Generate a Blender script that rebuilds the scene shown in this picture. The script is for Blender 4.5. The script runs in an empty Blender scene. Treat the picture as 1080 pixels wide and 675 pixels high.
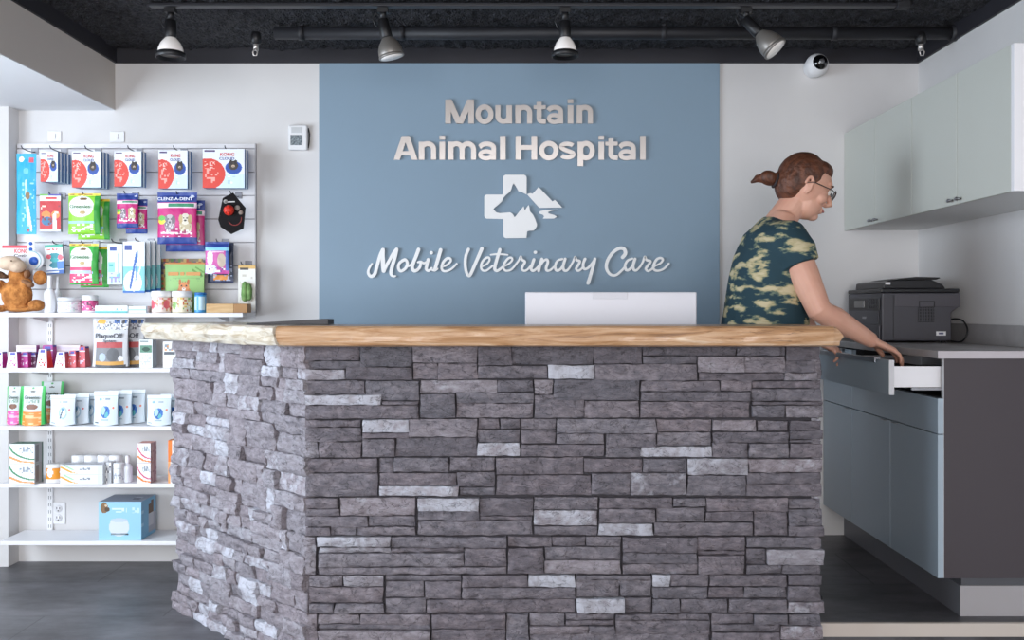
import bpy, math, random
from mathutils import Vector, Matrix, noise
R = math.radians
scene = bpy.context.scene
COL = scene.collection
CZ = 1.17                      # eye height
F = 1000.0                     # focal length in pixels for a 1080 px wide frame
DW = 4.38                      # distance of the back wall
def P(x, y, D):                # photo pixel -> point at distance D
    return Vector(((x-547)*D/F, D, CZ-(y-325)*D/F))
def PX(x, D): return (x-547)*D/F
def PZ(y, D): return CZ-(y-325)*D/F
def hexc(h):
    if not isinstance(h, str): return tuple(h)
    h = h.lstrip('#'); v = [int(h[i:i+2], 16)/255 for i in (0, 2, 4)]
    return tuple((c/12.92 if c <= .04045 else ((c+.055)/1.055)**2.4) for c in v)
# ------------------------------------------------------------------ materials
MATS = {}
def mat(name, col, rough=.5, metal=0, bump=None, var=None, coat=0, spec=.5, sub=0):
    if name in MATS: return MATS[name]
    m = bpy.data.materials.new(name); m.use_nodes = True
    nt = m.node_tree; b = nt.nodes['Principled BSDF']
    c = hexc(col)
    b.inputs['Base Color'].default_value = (*c, 1); b.inputs['Roughness'].default_value = rough
    b.inputs['Metallic'].default_value = metal; b.inputs['Coat Weight'].default_value = coat
    b.inputs['Specular IOR Level'].default_value = spec
    if sub: b.inputs['Subsurface Weight'].default_value = sub; b.inputs['Subsurface Radius'].default_value = (.02, .008, .004)
    tc = nt.nodes.new('ShaderNodeTexCoord')
    if var:      # (colour2, scale, (sx,sy,sz), detail)
        mp = nt.nodes.new('ShaderNodeMapping'); mp.inputs['Scale'].default_value = var[2]
        n = nt.nodes.new('ShaderNodeTexNoise'); n.inputs['Scale'].default_value = var[1]; n.inputs['Detail'].default_value = var[3]
        r = nt.nodes.new('ShaderNodeValToRGB')
        r.color_ramp.elements[0].position = .35; r.color_ramp.elements[1].position = .68
        r.color_ramp.elements[0].color = (*c, 1); r.color_ramp.elements[1].color = (*hexc(var[0]), 1)
        nt.links.new(tc.outputs['Object'], mp.inputs[0]); nt.links.new(mp.outputs[0], n.inputs['Vector'])
        nt.links.new(n.outputs['Fac'], r.inputs[0]); nt.links.new(r.outputs[0], b.inputs['Base Color'])
    if bump:     # (scale, strength, distance)
        n = nt.nodes.new('ShaderNodeTexNoise'); n.inputs['Scale'].default_value = bump[0]; n.inputs['Detail'].default_value = 4
        bp = nt.nodes.new('ShaderNodeBump'); bp.inputs['Strength'].default_value = bump[1]; bp.inputs['Distance'].default_value = bump[2]
        nt.links.new(tc.outputs['Object'], n.inputs['Vector']); nt.links.new(n.outputs['Fac'], bp.inputs['Height'])
        nt.links.new(bp.outputs[0], b.inputs['Normal'])
    MATS[name] = m; return m
def printed(name, rough, coat=0, bump=0):
    m = bpy.data.materials.new(name); m.use_nodes = True; nt = m.node_tree; b = nt.nodes['Principled BSDF']
    a = nt.nodes.new('ShaderNodeAttribute'); a.attribute_name = 'Col'
    nt.links.new(a.outputs['Color'], b.inputs['Base Color'])
    b.inputs['Roughness'].default_value = rough; b.inputs['Coat Weight'].default_value = coat
    if bump:
        tc = nt.nodes.new('ShaderNodeTexCoord'); n = nt.nodes.new('ShaderNodeTexNoise'); n.inputs['Scale'].default_value = 28
        bp = nt.nodes.new('ShaderNodeBump'); bp.inputs['Strength'].default_value = bump; bp.inputs['Distance'].default_value = .006
        nt.links.new(tc.outputs['Object'], n.inputs['Vector']); nt.links.new(n.outputs['Fac'], bp.inputs['Height']); nt.links.new(bp.outputs[0], b.inputs['Normal'])
    MATS[name] = m; return m
M_CARD = printed('printed_card', .45); M_FOIL = printed('printed_foil', .42, 0, .5); M_GLOSS = printed('printed_gloss', .35, .1)
M_WALL = mat('white_wall_paint', '#dcdad9', .75, bump=(180, .05, .002), var=('#d6d4d4', 3, (1, 1, 1), 2))
M_SOFFIT = mat('soffit_paint', '#d2cac3', .8)
M_UNDER = mat('soffit_underside', '#e6e6e8', .8)
M_BLUE = mat('blue_wall_paint', '#8399ab', .62, bump=(220, .04, .002))
M_BLACK = mat('black_band_paint', '#24232a', .6)
M_WHITE = mat('white_laminate', '#ecebee', .4)
M_WPL = mat('white_plastic', '#e8e8ea', .35)
M_DKPL = mat('black_plastic', '#1c1c1f', .4)
M_CHROME = mat('chrome', '#b8b8ba', .2, 1)
M_STEEL = mat('brushed_steel', '#a2a2a6', .33, 1)
# ------------------------------------------------------------------ mesh builder
class MB:
    def __init__(s): s.v = []; s.f = []; s.m = []; s.c = []; s.sm = []
    def add(s, vs, fs, mi=0, col=(.8, .8, .8), smooth=False):
        o = len(s.v); s.v += [tuple(v) for v in vs]
        for k, f in enumerate(fs):
            s.f.append(tuple(i+o for i in f)); s.m.append(mi)
            s.c.append(col[k] if isinstance(col, list) else col); s.sm.append(smooth)
        return s
    def box(s, x0, x1, y0, y1, z0, z1, mi=0, col=(.8, .8, .8), tf=None):
        vs = [Vector((x, y, z)) for z in (z0, z1) for y in (y0, y1) for x in (x0, x1)]
        if tf: vs = [tf @ v for v in vs]
        return s.add(vs, [(0, 2, 3, 1), (4, 5, 7, 6), (0, 1, 5, 4), (2, 6, 7, 3), (0, 4, 6, 2), (1, 3, 7, 5)], mi, col)
    def prism(s, pts, a, b, axis='z', mi=0, col=(.8, .8, .8), tf=None):
        n = len(pts)
        def mk(p, h):
            v = {'z': (p[0], p[1], h), 'y': (p[0], h, p[1]), 'x': (h, p[0], p[1])}[axis]
            v = Vector(v); return tf @ v if tf else v
        vs = [mk(p, a) for p in pts]+[mk(p, b) for p in pts]
        fs = [tuple(range(n))[::-1], tuple(range(n, 2*n))]+[(i, (i+1) % n, n+(i+1) % n, n+i) for i in range(n)]
        return s.add(vs, fs, mi, col)
    def lathe(s, prof, n=24, tf=None, mi=0, col=(.8, .8, .8), smooth=True, cap=True, sx=1, sy=1):
        vs = []; fs = []; cs = []
        for r, z in prof:
            for k in range(n):
                a = 2*math.pi*k/n; v = Vector((r*math.cos(a)*sx, r*math.sin(a)*sy, z)); vs.append(tf @ v if tf else v)
        for i in range(len(prof)-1):
            for k in range(n):
                fs.append((i*n+k, i*n+(k+1) % n, (i+1)*n+(k+1) % n, (i+1)*n+k))
                cs.append(col(k/n, prof[i][1]) if callable(col) else col)
        if cap:
            fs += [tuple(range(n))[::-1], tuple(range((len(prof)-1)*n, len(prof)*n))]
            cs += [col(0, prof[0][1]) if callable(col) else col, col(0, prof[-1][1]) if callable(col) else col]
        return s.add(vs, fs, mi, cs, smooth)
    def tube(s, pts, rad, n=10, mi=0, col=(.8, .8, .8), flat=1, up=None, smooth=True, round_end=False):
        pts = [Vector(p) for p in pts]
        if not isinstance(rad, (list, tuple)): rad = [rad]*len(pts)
        rad = list(rad)
        if round_end:
            d0 = (pts[0]-pts[1]).normalized(); d1 = (pts[-1]-pts[-2]).normalized()
            m0 = min(rad[0]) if isinstance(rad[0], tuple) else rad[0]; m1 = min(rad[-1]) if isinstance(rad[-1], tuple) else rad[-1]
            A = [(pts[0]+d0*m0*.95, .3), (pts[0]+d0*m0*.7, .72)]; B = [(pts[-1]+d1*m1*.7, .72), (pts[-1]+d1*m1*.95, .3)]
            rr0, rr1 = rad[0], rad[-1]; sc = lambda r, k: (r[0]*k, r[1]*k) if isinstance(r, tuple) else r*k
            pts = [a for a, _ in A]+pts+[b for b, _ in B]; rad = [sc(rr0, k) for _, k in A]+rad+[sc(rr1, k) for _, k in B]
        vs = []; fs = []; N = len(pts); prev = None
        for i, p in enumerate(pts):
            t = (pts[min(i+1, N-1)]-pts[max(i-1, 0)]).normalized()
            if up is not None: a = Vector(up)
            else: a = prev if prev is not None else (Vector((0, 0, 1)) if abs(t.z) < .9 else Vector((0, 1, 0)))
            u = (a-t*a.dot(t)).normalized(); w = t.cross(u); prev = u
            ru, rw = rad[i] if isinstance(rad[i], tuple) else (rad[i], rad[i]*flat)
            for k in range(n):
                an = 2*math.pi*k/n; vs.append(p+u*ru*math.cos(an)+w*rw*math.sin(an))
        for i in range(N-1):
            for k in range(n): fs.append((i*n+k, i*n+(k+1) % n, (i+1)*n+(k+1) % n, (i+1)*n+k))
        fs += [tuple(range(n))[::-1], tuple(range((N-1)*n, N*n))]
        return s.add(vs, fs, mi, col, smooth)
    def ball(s, c, r, tf=None, n=20, m=12, mi=0, col=(.8, .8, .8)):
        r = Vector((r, r, r)) if not hasattr(r, '__len__') else Vector(r); vs = []; fs = []
        for i in range(m+1):
            a = math.pi*(i+.0001)/(m+.0002)
            for k in range(n):
                b = 2*math.pi*k/n; v = Vector((r.x*math.sin(a)*math.cos(b), r.y*math.sin(a)*math.sin(b), -r.z*math.cos(a)))
                v = (tf.to_3x3() @ v if tf else v)+Vector(c); vs.append(v)
        for i in range(m):
            for k in range(n): fs.append((i*n+k, i*n+(k+1) % n, (i+1)*n+(k+1) % n, (i+1)*n+k))
        fs += [tuple(range(n))[::-1], tuple(range(m*n, (m+1)*n))]
        return s.add(vs, fs, mi, col, True)
    def grid(s, fn, nu, nv, mi=0, art=None, smooth=True):
        vs = [fn(i/nu, j/nv) for j in range(nv+1) for i in range(nu+1)]; fs = []; cs = []
        for j in range(nv):
            for i in range(nu):
                a = j*(nu+1)+i; fs.append((a, a+1, a+nu+2, a+nu+1)); cs.append(art((i+.5)/nu, (j+.5)/nv) if art else (.8, .8, .8))
        return s.add(vs, fs, mi, cs, smooth)
    def mesh(s, name, mats):
        me = bpy.data.meshes.new(name); me.from_pydata(s.v, [], s.f)
        for m in (mats if isinstance(mats, (list, tuple)) else [mats]): me.materials.append(m)
        me.polygons.foreach_set('material_index', s.m); me.polygons.foreach_set('use_smooth', s.sm)
        ca = me.color_attributes.new('Col', 'FLOAT_COLOR', 'CORNER')
        buf = []
        for p, c in zip(me.polygons, s.c): buf += [c[0], c[1], c[2], 1.0]*p.loop_total
        ca.data.foreach_set('color', buf); me.update(); return me
    def build(s, name, mats, parent=None, bevel=0, seg=2, loc=None, rot=None):
        o = bpy.data.objects.new(name, s.mesh(name, mats)); COL.objects.link(o)
        if parent: o.parent = parent
        if loc is not None: o.location = loc
        if rot is not None: o.rotation_euler = rot
        if bevel:
            b = o.modifiers.new('bevel', 'BEVEL'); b.width = bevel; b.segments = seg; b.limit_method = 'ANGLE'; b.angle_limit = R(40)
        return o
def tag(o, label, cat, group=None):
    o['label'] = label; o['category'] = cat
    if group: o['group'] = group
    return o
def thing(name, label, cat, loc=(0, 0, 0), rot=(0, 0, 0), group=None):
    o = bpy.data.objects.new(name, None); o.empty_display_size = .05; COL.objects.link(o); o.location = loc; o.rotation_euler = rot
    return tag(o, label, cat, group)
def struct(name, mb, mats, bevel=0, label=None):
    o = mb.build(name, mats, bevel=bevel); o['kind'] = 'structure'
    if label: o['label'] = label
    return o
def dup(o, loc=None, rot=None, label=None):
    def cp(a, par):
        c = a.copy(); COL.objects.link(c)
        if par: c.parent = par
        for ch in [q for q in bpy.data.objects if q.parent == a]: cp(ch, c)
        return c
    r = cp(o, None)
    if loc is not None: r.location = loc
    if rot is not None: r.rotation_euler = rot
    if label: r['label'] = label
    return r
def curve_mesh(cu, name):
    o = bpy.data.objects.new(name, cu); COL.objects.link(o); dg = bpy.context.evaluated_depsgraph_get(); dg.update()
    me = bpy.data.meshes.new_from_object(o.evaluated_get(dg)); bpy.data.objects.remove(o); bpy.data.curves.remove(cu); me.name = name
    return me
def text_mesh(body, h, depth=.001, offset=0, width=None, spacing=1.0):
    """text standing in the XZ plane facing -Y, lower left at the origin, cap height h, optional exact width"""
    cu = bpy.data.curves.new('lettering', 'FONT'); cu.body = body; cu.extrude = .5; cu.offset = offset; cu.size = 1; cu.space_character = spacing
    cu.resolution_u = 4
    me = curve_mesh(cu, 'lettering')
    xs = [v.co.x for v in me.vertices]; x0, x1 = min(xs), max(xs)
    k = h/.73; kx = (width/(x1-x0)) if width else k
    for v in me.vertices:
        x, y, z = v.co; v.co = ((x-x0)*kx, -z*depth, y*k)
    return me
def put_mesh(name, me, m, parent=None, loc=(0, 0, 0), rot=(0, 0, 0)):
    me.materials.clear(); me.materials.append(m)
    o = bpy.data.objects.new(name, me); COL.objects.link(o); o.location = loc; o.rotation_euler = rot
    if parent: o.parent = parent
    return o
# ------------------------------------------------------------------ printed art
def art(bg, *ops):
    bg = hexc(bg); L = []
    for o in ops:
        o = list(o)
        o[-1] = [hexc(c) for c in o[-1]] if isinstance(o[-1], list) else hexc(o[-1])
        L.append(o)
    def f(u, v):
        c = bg
        for o in L:
            k = o[0]
            if k == 'r' and o[1] <= u <= o[3] and o[2] <= v <= o[4]: c = o[-1]
            elif k == 'e' and ((u-o[1])/o[3])**2+((v-o[2])/o[4])**2 <= 1: c = o[-1]
            elif k == 's' and o[1] <= u <= o[3] and o[2] <= v <= o[4]:      # broken small print: cell size, fill share
                h = math.sin(math.floor(u/o[5])*127.1+math.floor(v/o[6])*311.7+o[1]*17)*43758.5453; h -= math.floor(h)
                if h < o[7]: c = o[-1][int(h/o[7]*len(o[-1])) % len(o[-1])]
            elif k == 'l':     # line: u0 v0 u1 v1 width
                dx, dy = o[3]-o[1], o[4]-o[2]; t = max(0, min(1, ((u-o[1])*dx+(v-o[2])*dy)/(dx*dx+dy*dy)))
                if math.hypot(u-o[1]-t*dx, v-o[2]-t*dy) < o[5]: c = o[-1]
        return c
    return f
# ------------------------------------------------------------------ camera and light
cam = bpy.data.cameras.new('camera'); co = bpy.data.objects.new('camera', cam); COL.objects.link(co)
co.location = (0, 0, CZ); co.rotation_euler = (R(90), 0, 0); cam.sensor_width = 36; cam.lens = 36*F/1080
cam.shift_x = -7/1080; cam.shift_y = -12.5/1080; cam.clip_start = .02; scene.camera = co
scene.view_settings.view_transform = 'Standard'; scene.view_settings.look = 'None'; scene.view_settings.gamma = 1
scene.view_settings.use_curve_mapping = False; scene.view_settings.exposure = 0
w = bpy.data.worlds.new('world'); scene.world = w; w.use_nodes = True
wb = w.node_tree.nodes['Background']; wb.inputs[0].default_value = (.62, .78, 1, 1); wb.inputs[1].default_value = 2.0
def area(name, loc, rot, sx, sy, power, col):
    l = bpy.data.lights.new(name, 'AREA'); l.shape = 'RECTANGLE'; l.size = sx; l.size_y = sy; l.energy = power; l.color = col
    o = bpy.data.objects.new(name, l); COL.objects.link(o); o.location = loc; o.rotation_euler = rot; return o
area('daylight_left_window', (-3.1, 1.9, 1.25), (0, R(-90), 0), 1.5, 2.6, 112, (.80, .90, 1))
area('daylight_front_window', (-.2, -2.8, 1.35), (R(90), 0, 0), 3.4, 1.9, 175, (1, .95, .92))
# ------------------------------------------------------------------ the room
ZC = 2.376; XR = 1.846; XL = -3.2; YB = -3.0; XS = -1.864; ZS = 2.087
def floor_mat():
    m = bpy.data.materials.new('dark_vinyl_floor'); m.use_nodes = True; nt = m.node_tree; b = nt.nodes['Principled BSDF']
    tc = nt.nodes.new('ShaderNodeTexCoord'); n = nt.nodes.new('ShaderNodeTexNoise'); n.inputs['Scale'].default_value = 2.2; n.inputs['Detail'].default_value = 8; n.inputs['Roughness'].default_value = .7
    mp = nt.nodes.new('ShaderNodeMapping'); mp.inputs['Scale'].default_value = (1, 2.2, 1)
    r = nt.nodes.new('ShaderNodeValToRGB'); r.color_ramp.elements[0].color = (*hexc('#454447'), 1); r.color_ramp.elements[0].position = .35
    r.color_ramp.elements[1].color = (*hexc('#7a797d'), 1); r.color_ramp.elements[1].position = .72
    nt.links.new(tc.outputs['Object'], mp.inputs[0]); nt.links.new(mp.outputs[0], n.inputs['Vector']); nt.links.new(n.outputs['Fac'], r.inputs[0])
    br = nt.nodes.new('ShaderNodeTexBrick'); br.inputs['Scale'].default_value = 1; br.inputs['Mortar Size'].default_value = .003; br.inputs['Brick Width'].default_value = .9; br.inputs['Row Height'].default_value = .45
    br.inputs['Color1'].default_value = (1, 1, 1, 1); br.inputs['Color2'].default_value = (.9, .9, .9, 1); br.inputs['Mortar'].default_value = (.5, .5, .5, 1)
    nt.links.new(tc.outputs['Object'], br.inputs['Vector'])
    mx = nt.nodes.new('ShaderNodeMix'); mx.data_type = 'RGBA'; mx.blend_type = 'MULTIPLY'; mx.inputs[0].default_value = 1
    nt.links.new(r.outputs[0], mx.inputs[6]); nt.links.new(br.outputs['Color'], mx.inputs[7]); nt.links.new(mx.outputs[2], b.inputs['Base Color'])
    b.inputs['Roughness'].default_value = .42; return m
M_FLOOR = floor_mat()
struct('floor', MB().box(XL-.1, XR+.1, YB-.1, DW+.1, -.08, 0), M_FLOOR)
struct('wall_back', MB().box(XL-.1, XR+.1, DW, DW+.1, 0, ZC+.1), M_WALL)
struct('wall_right', MB().box(XR, XR+.1, YB, DW, 0, ZC+.1), M_WALL)
wl = MB(); wl.box(XL-.1, XL, YB, DW, 0, .45); wl.box(XL-.1, XL, YB, DW, 2.02, ZC+.1); wl.box(XL-.1, XL, YB, .55, .45, 2.02); wl.box(XL-.1, XL, 3.25, DW, .45, 2.02)
struct('wall_left', wl, M_WALL)
wf = MB(); wf.box(XL-.1, XR+.1, YB-.1, YB, 0, .3); wf.box(XL-.1, XR+.1, YB-.1, YB, 2.32, ZC+.1); wf.box(XL-.1, -1.95, YB-.1, YB, .3, 2.32); wf.box(1.55, XR+.1, YB-.1, YB, .3, 2.32)
struct('wall_front', wf, M_WALL)
M_FRAME = mat('window_frame_paint', '#3a3a3e', .45)
M_GLASS = mat('window_glass', '#ffffff', .02); gb = M_GLASS.node_tree.nodes['Principled BSDF']; gb.inputs['Transmission Weight'].default_value = 1; gb.inputs['IOR'].default_value = 1.1
def window(name, axis, c, a0, a1, z0, z1, n):
    f = MB(); g = MB(); t = .05
    def bx(m, p0, p1, q0, q1, d0, d1):
        if axis == 'x': m.box(c+d0, c+d1, p0, p1, q0, q1)
        else: m.box(p0, p1, c+d0, c+d1, q0, q1)
    bx(f, a0, a1, z0, z0+t, -.03, .03); bx(f, a0, a1, z1-t, z1, -.03, .03)
    for k in range(n+1):
        p = a0+(a1-a0-t)*k/n; bx(f, p, p+t, z0+t, z1-t, -.03, .03)
        if k < n: bx(g, p+t, a0+(a1-a0-t)*(k+1)/n, z0+t, z1-t, -.004, .004)
    o = struct(name, f, M_FRAME); g.build('pane', M_GLASS, o)
window('window_1', 'x', XL-.05, .55, 3.25, .45, 2.02, 2)
window('window_2', 'y', YB-.05, -1.95, 1.55, .3, 2.32, 3)
# pillar beside the shelf alcove, dropped soffit
struct('wall_pillar', MB().box(XL, -2.309, 4.29, DW, 0, ZS), M_WALL)
so = MB(); so.box(XL, XS, YB, DW, ZS, ZC, 0); so2 = struct('ceiling_soffit', so, M_SOFFIT)
struct('ceiling_soffit_underside', MB().box(XL, XS, YB, DW, ZS-.004, ZS), M_UNDER)
# sprayed black ceiling
random.seed(4)
def ceil_z(u, v):
    x = XS+(XR-XS)*u; y = 3.2+(DW-3.2)*v
    n = noise.noise(Vector((x*9, y*9, 0)))*.5+noise.noise(Vector((x*28, y*28, 3)))*.6+noise.noise(Vector((x*70, y*70, 7)))*.5
    return Vector((x, y, ZC-.008+n*.021))
M_CEIL = mat('black_sprayed_insulation', '#17171b', .7, bump=(110, 1, .03), var=('#3c3c44', 70, (1, 1, 1), 5))
cg = MB(); cg.grid(ceil_z, 420, 130)
cg.box(XL, XR, YB, DW, ZC+.03, ZC+.08); cg.box(XS, XR, YB, 3.2, ZC-.02, ZC+.03)
struct('ceiling', cg, M_CEIL)
band = MB(); band.box(XS, XR, DW-.012, DW, 2.300, ZC); band.box(XS, XS+.012, YB, DW-.012, 2.300, ZC); band.box(XR-.012, XR, YB, DW-.012, 2.300, ZC)
struct('trim_1', band, M_BLACK, label='black painted band along the top of the walls')
# accent panel
pa = MB().box(PX(337, DW), PX(759, DW-.012), DW-.012, DW-.0005, .0, 2.299)
tag(pa.build('accent_panel', M_BLUE, bevel=.001), 'tall blue-grey painted panel on the back wall carrying the clinic sign', 'wall panel')
# raised platform on the right
pl = struct('floor_platform', MB().box(-.55, XR, 3.165, DW, 0.001, .122), M_FLOOR)
ns = MB().box(.985, XR, 3.15, 3.1649, .078, .1225)
struct('trim_2', ns, mat('nosing_paint', '#cfc4ba', .4), label='pale nosing strip along the edge of the raised floor')
# ------------------------------------------------------------------ pipe, track and lamps
def pipe_mb(x0, x1, y, z, r): return MB().tube([(x0, y, z), (x1, y, z)], r, 20)
M_PIPE = mat('black_painted_steel', '#1f1f24', .55)
t = thing('ceiling_pipe', 'thick black pipe hung under the black ceiling near the back wall', 'pipe', (0, 4.0, 2.33))
pp = MB(); pp.tube([(PX(290, 4), 0, 0), (PX(1010, 4)-.02, 0, 0)], .026, 20); pp.build('pipe', M_PIPE, t)
for x in (318, 424, 700, 880):
    q = MB(); q.tube([(PX(x, 4)-.012, 0, 0), (PX(x, 4)+.012, 0, 0)], .03, 20); q.box(PX(x, 4)-.008, PX(x, 4)+.008, -.004, .004, .02, .05); q.build('pipe_clamp', M_PIPE, t)
q = MB(); q.tube([(PX(1010, 4)-.03, 0, 0), (PX(1010, 4), 0, 0)], .034, 20); q.build('end_collar', M_PIPE, t)
tr = thing('lighting_track', 'long thin black lighting track fixed under the black ceiling', 'light track', (0, 3.7, 2.349))
q = MB(); q.box(PX(158, 3.7), PX(945, 3.7), -.017, .017, -.005, .009); q.build('rail', mat('track_black', '#26262b', .4), tr, bevel=.003)
q = MB(); q.box(PX(945, 3.7), PX(945, 3.7)+.05, -.02, .02, -.012, .022); q.build('end_feed', M_PIPE, tr, bevel=.003)
M_BULB = mat('frosted_reflector_bulb', '#f4efec', .25, coat=.4); M_SOCK = mat('socket_black', '#19191c', .45)
M_BULB.node_tree.nodes['Principled BSDF'].inputs['Emission Color'].default_value = (1, .95, .9, 1)
M_BULB.node_tree.nodes['Principled BSDF'].inputs['Emission Strength'].default_value = .12
M_GUN = mat('gunmetal_reflector', '#8a8580', .42, .55)
def spot(x, yt, yb, tilt, kind, label, turn=0):
    D = 3.7; X = PX(x, D)
    o = thing('track_spotlight', label, 'lamp', (X, D, 2.34), group='spotlights on the ceiling track')
    z0 = PZ(yt, D)-2.34
    q = MB(); q.box(-.02, .02, -.015, .015, -.018, .0); q.tube([(0, 0, -.01), (0, 0, z0+.012)], .013, 12); q.build('stem', M_SOCK, o)
    q = MB(); q.tube([(-.012, 0, z0+.02), (-.03, 0, z0+.035), (-.04, 0, z0+.01), (-.03, 0, z0-.015), (-.02, 0, z0-.02)], .0025, 6); q.build('cord', M_SOCK, o)
    tf = Matrix.Translation((0, 0, z0)) @ Matrix.Rotation(R(turn), 4, 'Z') @ Matrix.Rotation(R(tilt), 4, 'Y')
    L = (yb-yt)*D/F/max(.75, math.cos(R(tilt)))
    q = MB(); q.lathe([(.012, .012), (.021, .008), (.023, -L*.42), (.02, -L*.46)], 20, tf); q.build('socket', M_SOCK, o)
    r = .049 if kind != 'round' else .045
    prof = [(.016, -L*.42), (.022, -L*.47), (r*.78, -L*.62), (r*.96, -L*.78), (r, -L*.9), (r*.97, -L*.95)]
    q = MB(); q.lathe(prof, 28, tf); b = q.build('bulb', M_GUN if kind == 'gun' else M_BULB, o)
    q = MB()
    if kind == 'gun': q.lathe([(r*.98, -L*.93), (r*1.03, -L*.96), (r*1.03, -L*1.0), (r*.9, -L*1.0)], 28, tf)
    else: q.lathe([(r*.99, -L*.88), (r*1.16, -L*.92), (r*1.16, -L*1.06), (r*1.1, -L*1.07), (r*1.04, -L*.96)], 28, tf)
    q.build('rim', M_GUN if kind == 'gun' else M_SOCK, o)
    q = MB(); q.lathe([(r*.88, -L*(1.001 if kind == 'gun' else .965)), (r*.88, -L*(1.004 if kind == 'gun' else .968)), (.01, -L*(1.012 if kind == 'gun' else .97))], 28, tf); q.build('lens', M_BULB if kind == 'gun' else M_GUN, o)
    return o
spot(180, 24, 59, 0, 'rim', 'white domed spotlight bulb with black rim, leftmost on the ceiling track')
spot(404, 23, 60, -14, 'gun', 'tilted gunmetal spotlight above the word Mountain', 10)
spot(596, 25, 58, 0, 'round', 'white round spotlight bulb pointing straight down above the blue panel middle')
spot(787, 22, 56, -42, 'gun', 'spotlight swung sideways over the right edge of the blue panel', -25)
def holder(x, y, label):
    D = 4.02; X = PX(x, D); o = thing('lamp_holder', label, 'lamp holder', (X, D-.03, 2.33))
    q = MB(); q.lathe([(.018, 0), (.022, -.02), (.02, -.045), (.012, -.05)], 16); q.build('socket', M_SOCK, o)
    q = MB(); q.lathe([(.011, -.045), (.011, -.075)], 12); q.tube([(.0, -.012, -.07), (-.01, -.012, -.085), (-.006, -.012, -.1), (.006, -.012, -.1), (.01, -.012, -.085), (0, -.012, -.07)], .003, 6)
    q.build('clip', mat('pale_metal_clip', '#d6d0cc', .3, .6), o); return o
holder(272, 40, 'small empty lamp holder with pale clip near the left end of the pipe')
holder(968, 40, 'small empty lamp holder with pale clip near the right end of the pipe')
# security camera
s = thing('security_camera', 'white ball security camera with black eye high on the back wall', 'camera', P(860, 70, DW-.04))
q = MB(); q.lathe([(.044, .04), (.046, .034), (.046, .01), (.04, .0)], 28, Matrix.Rotation(R(90), 4, 'X') @ Matrix.Rotation(math.pi, 4, 'X')); q.build('base', M_WPL, s)
q = MB(); q.ball((0, -.02, .0), .052, n=32, m=20); q.build('housing', M_WPL, s)
q = MB(); q.ball((.003, -.046, .003), .037, n=28, m=18); e = q.build('lens_dome', mat('camera_black_glass', '#050506', .08, coat=1), s)
q = MB(); q.lathe([(.012, 0), (.012, .006), (.007, .006)], 20, Matrix.Translation((.003, -.0825, .003)) @ Matrix.Rotation(R(90), 4, 'X')); q.build('lens', M_STEEL, e)
# thermostat / sensor
s = thing('wall_sensor', 'white wall sensor box with small grey screen left of the blue panel', 'wall device', P(315, 146, DW))
q = MB(); q.box(-.042, .046, -.03, 0, -.058, .058); q.build('housing', M_WPL, s, bevel=.008, seg=3)
q = MB(); q.box(-.03, .022, -.033, -.029, -.036, .01); q.build('screen', mat('sensor_screen', '#9aa3a8', .25, var=('#4b545a', 120, (1, 1, 1), 2)), s)
q = MB(); q.box(-.026, .02, -.0325, -.029, .02, .046); q.build('cover', mat('sensor_grey', '#c8cacc', .5), s)
q = MB(); q.tube([(.046, -.01, .045), (.052, -.01, .02), (.05, -.01, -.02), (.046, -.01, -.045)], .003, 8); q.build('cable', M_DKPL, s)
def outlet(x, y, w, h, label, sockets):
    o = thing('wall_outlet', label, 'outlet', P(x, y, DW))
    q = MB(); q.box(-w/2, w/2, -.007, 0, -h/2, h/2); q.build('cover_plate', M_WPL, o, bevel=.003)
    if sockets:
        for k in (-1, 1):
            q = MB(); q.lathe([(.017, 0), (.017, .003)], 20, Matrix.Translation((0, -.007, k*.021)) @ Matrix.Rotation(R(90), 4, 'X')); sk = q.build('socket', M_WHITE, o)
            d = MB(); d.box(-.008, -.005, -.0108, -.0099, k*.021-.002, k*.021+.008); d.box(.005, .008, -.0108, -.0099, k*.021-.002, k*.021+.008); d.lathe([(.003, 0), (.003, .001)], 10, Matrix.Translation((0, -.0099, k*.021-.009)) @ Matrix.Rotation(R(90), 4, 'X')); d.build('slot', M_DKPL, sk)
    else:
        q = MB(); q.box(-.006, .006, -.012, -.007, -.012, .012); q.build('toggle', M_WHITE, o, bevel=.001)
    return o
outlet(58, 144, .062, .05, 'white plate above the slat panel near its left end', False)
outlet(124, 144.5, .068, .05, 'white plate above the slat panel near its middle', False)
outlet(62.5, 541, .062, .1, 'white double outlet on the wall above the lowest shelf', True)
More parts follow.
